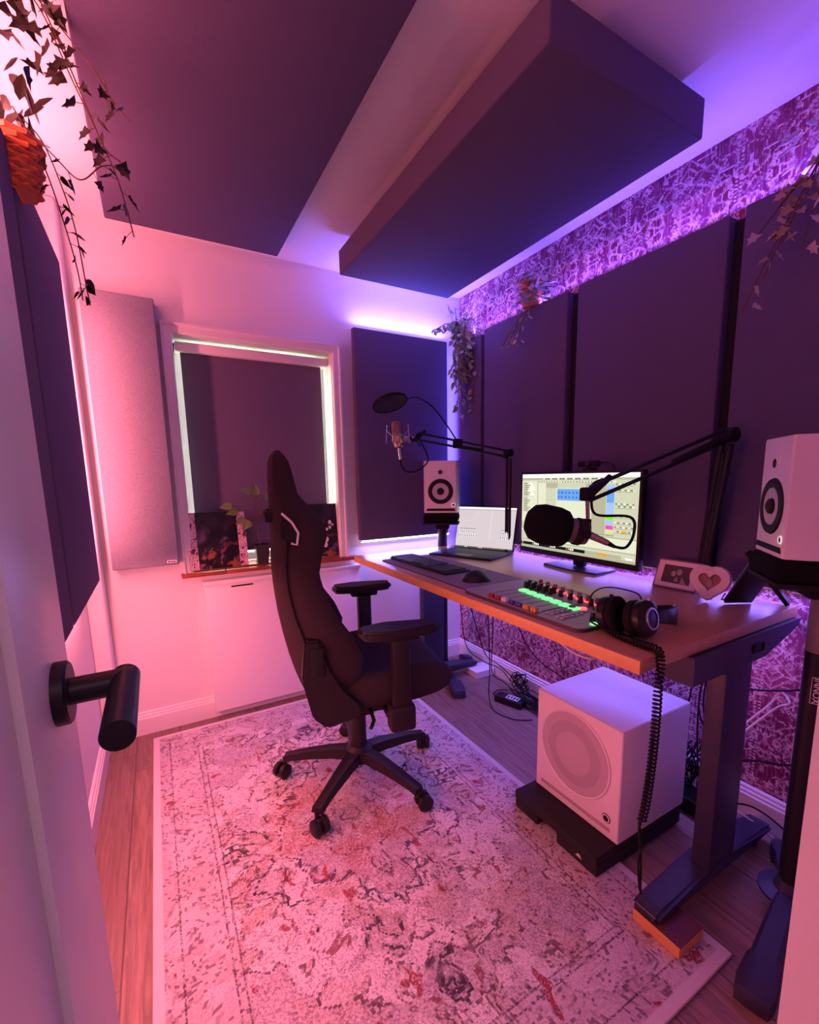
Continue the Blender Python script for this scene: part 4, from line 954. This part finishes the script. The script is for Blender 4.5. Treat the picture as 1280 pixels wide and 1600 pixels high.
def sleeve(label,loc,rz,W,H,face_m,border):
    t=thing('record_sleeve',label,'record sleeve',loc,rz); tt=.10
    M=Matrix.Rotation(-tt,4,'X')
    g=G(); g.box(-W/2,W/2,-.003,.003,0,H,.0005,M=M); build('cardboard',g,blackm,t,smooth=False)
    b=.042 if border else 0
    g=G(); g.box(-W/2+b,W/2-b,-.0036,-.003,.001,H-.001,M=M); build('front_print',g,face_m,t,smooth=False)
    if border:
        for s in (-1,1): g=G(); g.box(min(s*W/2,s*(W/2-b)),max(s*W/2,s*(W/2-b)),-.0037,-.003,.001,H-.001,M=M); build('floral_border',g,pinkpaper,t,smooth=False)
    return t
sleeve('square record sleeve with dark picture and pink floral borders, left on the sill',(.262,YW-.018,.8165),.05,.285,.295,coverm,True)
sl=sleeve('dark record sleeve on the right end of the sill behind the chair',(.795,YW+.005,.8165),-.04,.26,.31,coverm,False)
M=Matrix.Rotation(-.10,4,'X')
for x,z,r in ((.085,.20,.010),(.083,.17,.008),(.10,.185,.006),(.065,.16,.007),(.06,.10,.012),(.05,.07,.014)):
    g=G(); g.prism([(x+r*math.cos(a),z+r*1.3*math.sin(a)) for a in [2*PI*i/9 for i in range(9)]],.0004,M@Matrix(((1,0,0,0),(0,0,-1,-.0038),(0,1,0,0),(0,0,0,1))))
    build('pale_print_spot',g,photo_b,sl,smooth=False)
leafm=mat('leaf_green',srgb(104,128,70),.5,noise=.3,nscale=20); leafd=mat('ivy_leaf',srgb(40,34,18),.5,noise=.3,nscale=20); stemm=mat('plant_stem',srgb(96,70,50),.7)
palel=mat('pale_leaf',srgb(150,130,110),.6,noise=.2,nscale=20); whitel=mat('silver_leaf',srgb(200,190,196),.6); greyl=mat('grey_green_leaf',srgb(150,164,132),.6,noise=.3,nscale=20)
potm=mat('dark_pot',(.03,.022,.025),.5)
pt=thing('potted_plant','small leafy plant in a dark square pot on the sill','plant',(.475,YW-.02,.8165))
g=G(); g.rings([[Vector((s*k,t_*k,z)) for s,t_ in ((-1,-1),(1,-1),(1,1),(-1,1))] for k,z in ((.026,0),(.036,.095),(.039,.095),(.039,.108),(.033,.108),(.033,.095))]); build('pot',g,potm,pt,smooth=False)
g=G(); tips=[]
g.tube(smoothpath([(0,0,.09),(-.012,0,.16),(-.018,0,.22),(-.012,0,.27)]),.003,6)
for dx,dz,dy in ((-.13,.06,0),(-.10,.03,.01),(-.03,.13,0),(.0,.12,0),(.05,.10,0),(-.07,-.01,-.02),(.03,.02,-.02),(-.04,-.03,.0),(.06,.03,0)):
    e=Vector((-.012+dx,dy,.26+dz)); g.tube(smoothpath([(-.013,0,.25),(-.012+dx*.5,dy*.5,.265+dz*.8),e],5),.0016,5); tips.append((e,Vector((dx,dy,dz*.3))))
build('stem',g,stemm,pt)
g=G()
for e,d in tips: g.leaf(e,d+Vector((0,0,-.03)),(0,-.8,.6),.055,.042,'heart')
build('leaves',g,leafm,pt)

# ------------------------------------------------------------------ trailing plants
wick=mat('wicker',srgb(205,110,66),.6,noise=.3,nscale=60)
def basket(parent,c,r,h,m,name='basket'):
    g=G(); n=20
    g.lathe([(.0,0),(r*.72,0),(r*.95,h*.5),(r,h),(r*.93,h),(r*.9,h*.5),(0,.01)],c,(0,0,1),24)
    for k in range(9):
        z=h*(k+.5)/9; rr_=r*(.72+.28*min(1,(k+.5)/9*1.3))*1.0
        pts=[Vector(c)+Vector(((rr_+.004*(1 if (i+k)%2 else -1))*math.cos(2*PI*i/n),(rr_+.004*(1 if (i+k)%2 else -1))*math.sin(2*PI*i/n),z)) for i in range(n+1)]
        g.tube(pts,h/19,5)
    return build(name,g,m,parent)
def trail(gs,gl,pts,nl,L,kind,rnd=.5,sd=0):
    random.seed(sd); P=smoothpath(pts,8); gs.tube(P,.0016,5)
    for i in range(nl):
        t=(i+random.random()*.7)/nl; p=P[min(len(P)-1,int(t*(len(P)-1)))]
        a=random.random()*2*PI; d=Vector((math.cos(a),math.sin(a),-.5+random.uniform(-.6,.5))); q=p+d.normalized()*L*.5*random.uniform(.5,1.2)
        gs.tube([p,q],.0009,4); l=L*random.uniform(.7,1.25)
        gl.leaf(q,d+Vector((0,0,-.5)),(random.uniform(-1,1),random.uniform(-1,.2),random.uniform(.2,1)),l,l*.62,kind)
iv=thing('trailing_ivy','dark ivy strands hanging from a wicker basket at the top left','plant',(-.235,1.60,2.09))
o=Vector((-.235,1.60,2.09))
basket(iv,(0.005,-.01,-.095),.058,.13,wick)
gs=G(); gl=G(); 
S=[ [(-.155,1.43,2.36),(-.12,1.45,2.32),(-.085,1.45,2.22),(-.05,1.43,2.12),(-.015,1.42,2.02),(.0,1.41,1.95),(.012,1.40,1.87)],
    [(-.16,1.42,2.37),(-.11,1.45,2.33),(-.04,1.46,2.26),(.0,1.47,2.20),(.03,1.46,2.165)],
    [(-.13,1.44,2.36),(-.09,1.46,2.26),(-.05,1.46,2.14),(-.03,1.45,2.08),(.0,1.45,2.06)],
    [(-.22,1.60,2.20),(-.20,1.58,2.15),(-.165,1.56,2.05),(-.14,1.56,1.93),(-.125,1.56,1.83),(-.12,1.55,1.75)],
    [(-.22,1.62,2.20),(-.17,1.60,2.14),(-.135,1.58,2.02),(-.118,1.57,1.92),(-.11,1.56,1.80),(-.105,1.55,1.74)],
    [(-.22,1.60,2.18),(-.14,1.50,2.06),(-.09,1.46,2.00),(-.045,1.44,2.03),(-.02,1.42,2.03)] ]
for i,s in enumerate(S): trail(gs,gl,[Vector(p)-o for p in s],(16,10,9,12,11,5)[i],(.036,.032,.034,.030,.028,.03)[i],('ivy','ivy','ivy','heart','heart','ivy')[i],sd=i)
random.seed(4)
for i in range(26): # dense clump by the frame corner
    p=Vector((random.uniform(-.20,-.09),random.uniform(1.40,1.48),random.uniform(2.20,2.38)))-o
    gl.leaf(p,(random.uniform(-1,1),random.uniform(-1,1),random.uniform(-1,.2)),(random.uniform(-1,1),-1,.5),.045,.03,'ivy')
for i in range(14):
    p=Vector((random.uniform(-.28,-.16),random.uniform(1.52,1.62),random.uniform(2.14,2.24)))-o
    gl.leaf(p,(random.uniform(-1,1),random.uniform(-1,1),random.uniform(-.6,.8)),(random.uniform(-1,1),-1,.5),.06,.03,'oval')
build('stem',gs,stemm,iv); build('leaves',gl,leafd,iv)

cpn=thing('trailing_plant','bushy small-leaved plant spilling down the far corner between the panels','plant',(1.70,2.40,2.10))
o=Vector((1.70,2.40,2.10)); gs=G(); gl=G(); gl2=G()
basket(cpn,(0.045,-.04,.002),.045,.09,mat('pale_pot',(.55,.45,.48),.6),'pot')
random.seed(7)
for i in range(11):
    x=random.uniform(-.05,.05); y=random.uniform(-.06,.03); zt_=random.uniform(.02,.12)
    top=Vector((0,0,.04)); mid_=Vector((x,y-.03,zt_)); low_=-random.uniform(.15,.52)
    trail(gs,gl,[top,mid_,(x*1.3,y-.05,-.05),(x*1.2-.01,y-.05,low_*.6),(x,y-.045,low_)],36,.042,'oval',sd=20+i)
for i in range(5): trail(gs,gl2,[(0,0,.04),(-.08-.02*i,-.02,.08-.01*i),(-.15-.015*i,-.03,.05-.012*i)],9,.028,'oval',sd=40+i)
for i in range(4): trail(gs,gl,[(0,0,.04),(-.03+.04*i-.05,-.03,.13),(-.06+.05*i-.05,-.05,.17-.01*i)],9,.028,'oval',sd=50+i)
build('stem',gs,stemm,cpn); build('leaves',gl,greyl,cpn); build('pale_leaves',gl2,palel,cpn)

mp=thing('basket_plant','wicker basket of frosty foliage on top of a panel on the patterned wall','plant',(1.753,1.80,2.117))
o=Vector((1.753,1.80,2.117)); basket(mp,(-.0,.03,.0),.055,.13,mat('orange_wicker',srgb(196,112,92),.6,noise=.3,nscale=60)); gs=G(); gl=G(); gl2=G(); random.seed(9)
for i in range(140):
    a=random.uniform(0,2*PI); r=random.uniform(0,.12); p=Vector((-.03+r*math.cos(a)*.6,.0+r*math.sin(a),.10+random.uniform(-.05,.06)-(r*.6)))
    (gl2 if i%3 else gl).leaf(p,(math.cos(a),math.sin(a),random.uniform(-.8,.5)),(-.6,random.uniform(-1,1),1),.046,.028,'oval')
for i in range(3): trail(gs,gl,[(-.03,-.03-.02*i,.09),(-.07,-.05-.02*i,.03),(-.08,-.01+.02*i,-.06),(-.085,.04+.03*i,-.12),(-.085,.07+.04*i,-.17)],12,.026,'oval',sd=60+i)
trail(gs,gl2,[(-.04,-.04,.08),(-.08,-.03,-.02),(-.085,.02,-.13),(-.085,.03,-.17)],9,.028,'oval',sd=66)
build('stem',gs,stemm,mp); build('leaves',gl,greyl,mp); build('silver_leaves',gl2,whitel,mp)

rp=thing('trailing_plant','pale sparse trailing plant over the rightmost wall panel','plant',(1.750,.60,2.128))
basket(rp,(0.0,.0,-.0),.06,.10,mat('white_pot',(.75,.72,.75),.5),'pot'); gs=G(); gl=G(); gl2=G(); random.seed(12)
for i in range(30):
    a=random.uniform(0,2*PI); p=Vector((-.03+.05*math.cos(a),.04+.08*math.sin(a),.07+random.uniform(-.06,.05)))
    gl2.leaf(p,(math.cos(a),math.sin(a),random.uniform(-.8,.4)),(-.8,0,1),.045,.028,'oval')
for i,(y1,z1) in enumerate(((.19,-.36),(.14,-.28),(.17,-.16),(.10,-.20),(.05,-.24),(.12,-.10))): trail(gs,gl if i%2 else gl2,[(-.03,.02,.06),(-.085,.03,.0),(-.095,y1*.5,z1*.4),(-.10,y1*.8,z1*.75),(-.10,y1,z1)],8,.036,'ivy',sd=80+i)
build('stem',gs,stemm,rp); build('leaves',gl,palel,rp); build('silver_leaves',gl2,mat('mauve_leaf',srgb(176,158,166),.6),rp)

# ------------------------------------------------------------------ cables, power bricks under the desk
def cable(label,pts,r=.0028,m=None,group=None,k=8):
    g=G(); g.tube(smoothpath(pts,k),r,6); o=build('cable',g,m or blackm); tag(o,label,'cable',group); return o
wc_=mat('white_cable',(.75,.72,.76),.5)
cable('black cable dropping beside the far desk leg to the skirting',[(1.49,2.14,.80),(1.52,2.13,.5),(1.56,2.13,.25),(1.66,2.10,.14),(1.73,2.0,.10),(1.72,1.86,.03),(1.66,1.72,.006)])
cable('black cable looping from the desk down and left across the floorboards',[(1.48,2.10,.79),(1.55,2.04,.45),(1.62,2.02,.22),(1.68,1.98,.16),(1.71,1.88,.10),(1.71,1.78,.03),(1.72,1.70,.01)])
cable('black cable hanging from the middle of the desk and curling on the floor',[(1.30,1.62,.79),(1.42,1.74,.45),(1.50,1.83,.2),(1.52,1.86,.06),(1.49,1.78,.006),(1.52,1.66,.004),(1.60,1.60,.004)])
cable('second black cable hanging beside it from the middle of the desk',[(1.33,1.60,.79),(1.46,1.76,.42),(1.60,1.93,.14),(1.70,1.93,.05),(1.70,1.80,.008)])
cable('thin black cable hanging in front of the patterned wall to the skirting',[(1.55,1.55,.79),(1.66,1.54,.5),(1.74,1.53,.25),(1.765,1.50,.1),(1.74,1.45,.01)],.002)
cable('white cable looping along the underside of the front desk edge',[(1.00,1.13,.80),(1.0,1.10,.782),(.995,1.0,.79),(.99,.90,.785),(.985,.82,.77),(1.03,.78,.765),(1.2,.8,.78)],.003,wc_)
cable('black cable hanging under the desk behind the white one',[(1.10,1.22,.80),(1.14,1.22,.70),(1.25,1.23,.55),(1.5,1.25,.35),(1.68,1.26,.1),(1.70,1.27,.008)],.0022)
random.seed(21)
def tangle(c,ex,n,label,group,r=.0028,m=None,pts=9):
    for i in range(n):
        P=[]
        for j in range(pts):
            a=j*1.5+i; P.append((c[0]+ex[0]*math.cos(a)*random.uniform(.3,1),c[1]+ex[1]*math.sin(a*1.0+i)*random.uniform(.3,1),max(r+.001,c[2]+ex[2]*random.uniform(-1,1))))
        cable(label,P,r,m,group,6)
tangle((1.70,1.68,.035),(.05,.20,.03),6,'black cable in the tangle on the floor between brick and subwoofer','tangled cables by the subwoofer')
tangle((1.755,1.86,.07),(.018,.10,.06),4,'black cable looped against the skirting under the desk','cables looped against the skirting')
tangle((1.68,.86,.16),(.05,.07,.10),6,'black cable in the bundle behind the near desk leg','bundle behind the near desk leg')
tangle((1.71,.87,.14),(.035,.08,.09),4,'white cable in the bundle behind the near desk leg','white cables in that bundle',.0032,wc_)
for i,(y,x) in enumerate(((.80,1.56),(.775,1.60),(.76,1.62),(.745,1.585))):
    cable('black cable hanging beside the inner face of the near desk leg',[(x,y,.79),(x+.02,y+.01+.01*i,.6),(x+.04-.02*i,y+.03,.45),(x+.03,y+.05-.02*i,.3),(x+.06,y+.03,.15)],.0032,None,'cables hanging by the near leg')
cable('black cable from the skirting to the right-hand stand, upper',[(1.70,.74,.52),(1.72,.66,.535),(1.65,.55,.60),(1.52,.465,.68)],.0035)
cable('black cable from the near desk leg to the right-hand stand, lower',[(1.62,.70,.27),(1.68,.66,.29),(1.62,.55,.36),(1.51,.46,.45)],.0035)
cable('twisted white cable stretched from the near desk leg towards the stand',[(1.62,.72,.34),(1.70,.68,.42),(1.71,.63,.50),(1.70,.60,.56),(1.66,.56,.55),(1.69,.60,.51),(1.68,.66,.42),(1.62,.71,.33)],.0035,wc_)
cable('white cable lying on the floor behind the near desk foot',[(1.60,.69,.14),(1.70,.62,.06),(1.70,.54,.02),(1.60,.47,.006)],.003,wc_)
cable('black cable curling on the floor behind the near desk foot',[(1.60,.74,.10),(1.72,.66,.10),(1.76,.56,.05),(1.74,.50,.006)],.003)
cable('thin cable curling from the bundle to the floorboards beside the riser',[(1.64,.80,.14),(1.62,.78,.06),(1.58,.75,.006),(1.50,.70,.004),(1.56,.68,.004)],.002)
pb=thing('power_brick','black power adapter with a white label on the floorboards','power adapter',(1.625,1.80,.0),math.radians(-72))
g=G(); g.box(-.085,.085,-.034,.034,.001,.038,.006); build('adapter_body',g,black,pb)
g=G(); g.box(-.02,.055,-.022,.022,.0381,.0386); lb=build('label',g,gloss_white,pb,smooth=False)
g=G(); 
for i in range(4): g.box(-.014+.018*i,-.004+.018*i,-.016+.004*(i%2),.012,.0387,.0389)
build('label_print',g,blackm,lb,smooth=False)
g=G(); g.tube(smoothpath([(-.085,0,.02),(-.11,.005,.015),(-.13,.03,.006),(-.13,.09,.005),(-.09,.12,.005)]),.003,6); build('lead',g,blackm,pb)
ex=thing('power_strip','long black power strip on the floor behind the subwoofer','power strip',(1.71,1.44,0),math.radians(88))
g=G(); g.box(-.20,.20,-.032,.032,.001,.05,.008); build('strip_body',g,black,ex)
for i in range(5):
    g=G(); g.lathe([(0,0),(.021,0),(.021,.002),(0,.002)],(-.15+.072*i,0,.05),(0,0,1),20); build('socket',g,blackm,ex)
cx_=thing('cable_box','black cable tidy box on the floor between the subwoofer and the wall','cable box',(1.68,.80,0))
g=G(); g.box(-.06,.09,-.07,.14,.0,.055,.01); build('box_body',g,black,cx_)
g=G(); g.box(-.062,.092,-.072,.142,.055,.062,.004); build('box_lid',g,blackm,cx_)
# made-up, unseen lamp body for the added fill light behind the camera
hl=thing('hall_fill_lamp','flat square lamp body added unseen in the hallway for the fill light','ceiling light',(.1,-1.0,ZC))
g=G(); g.box(-.47,.47,-.27,.27,-.02,0,.004); build('fill_lamp_housing',g,gloss_white,hl)
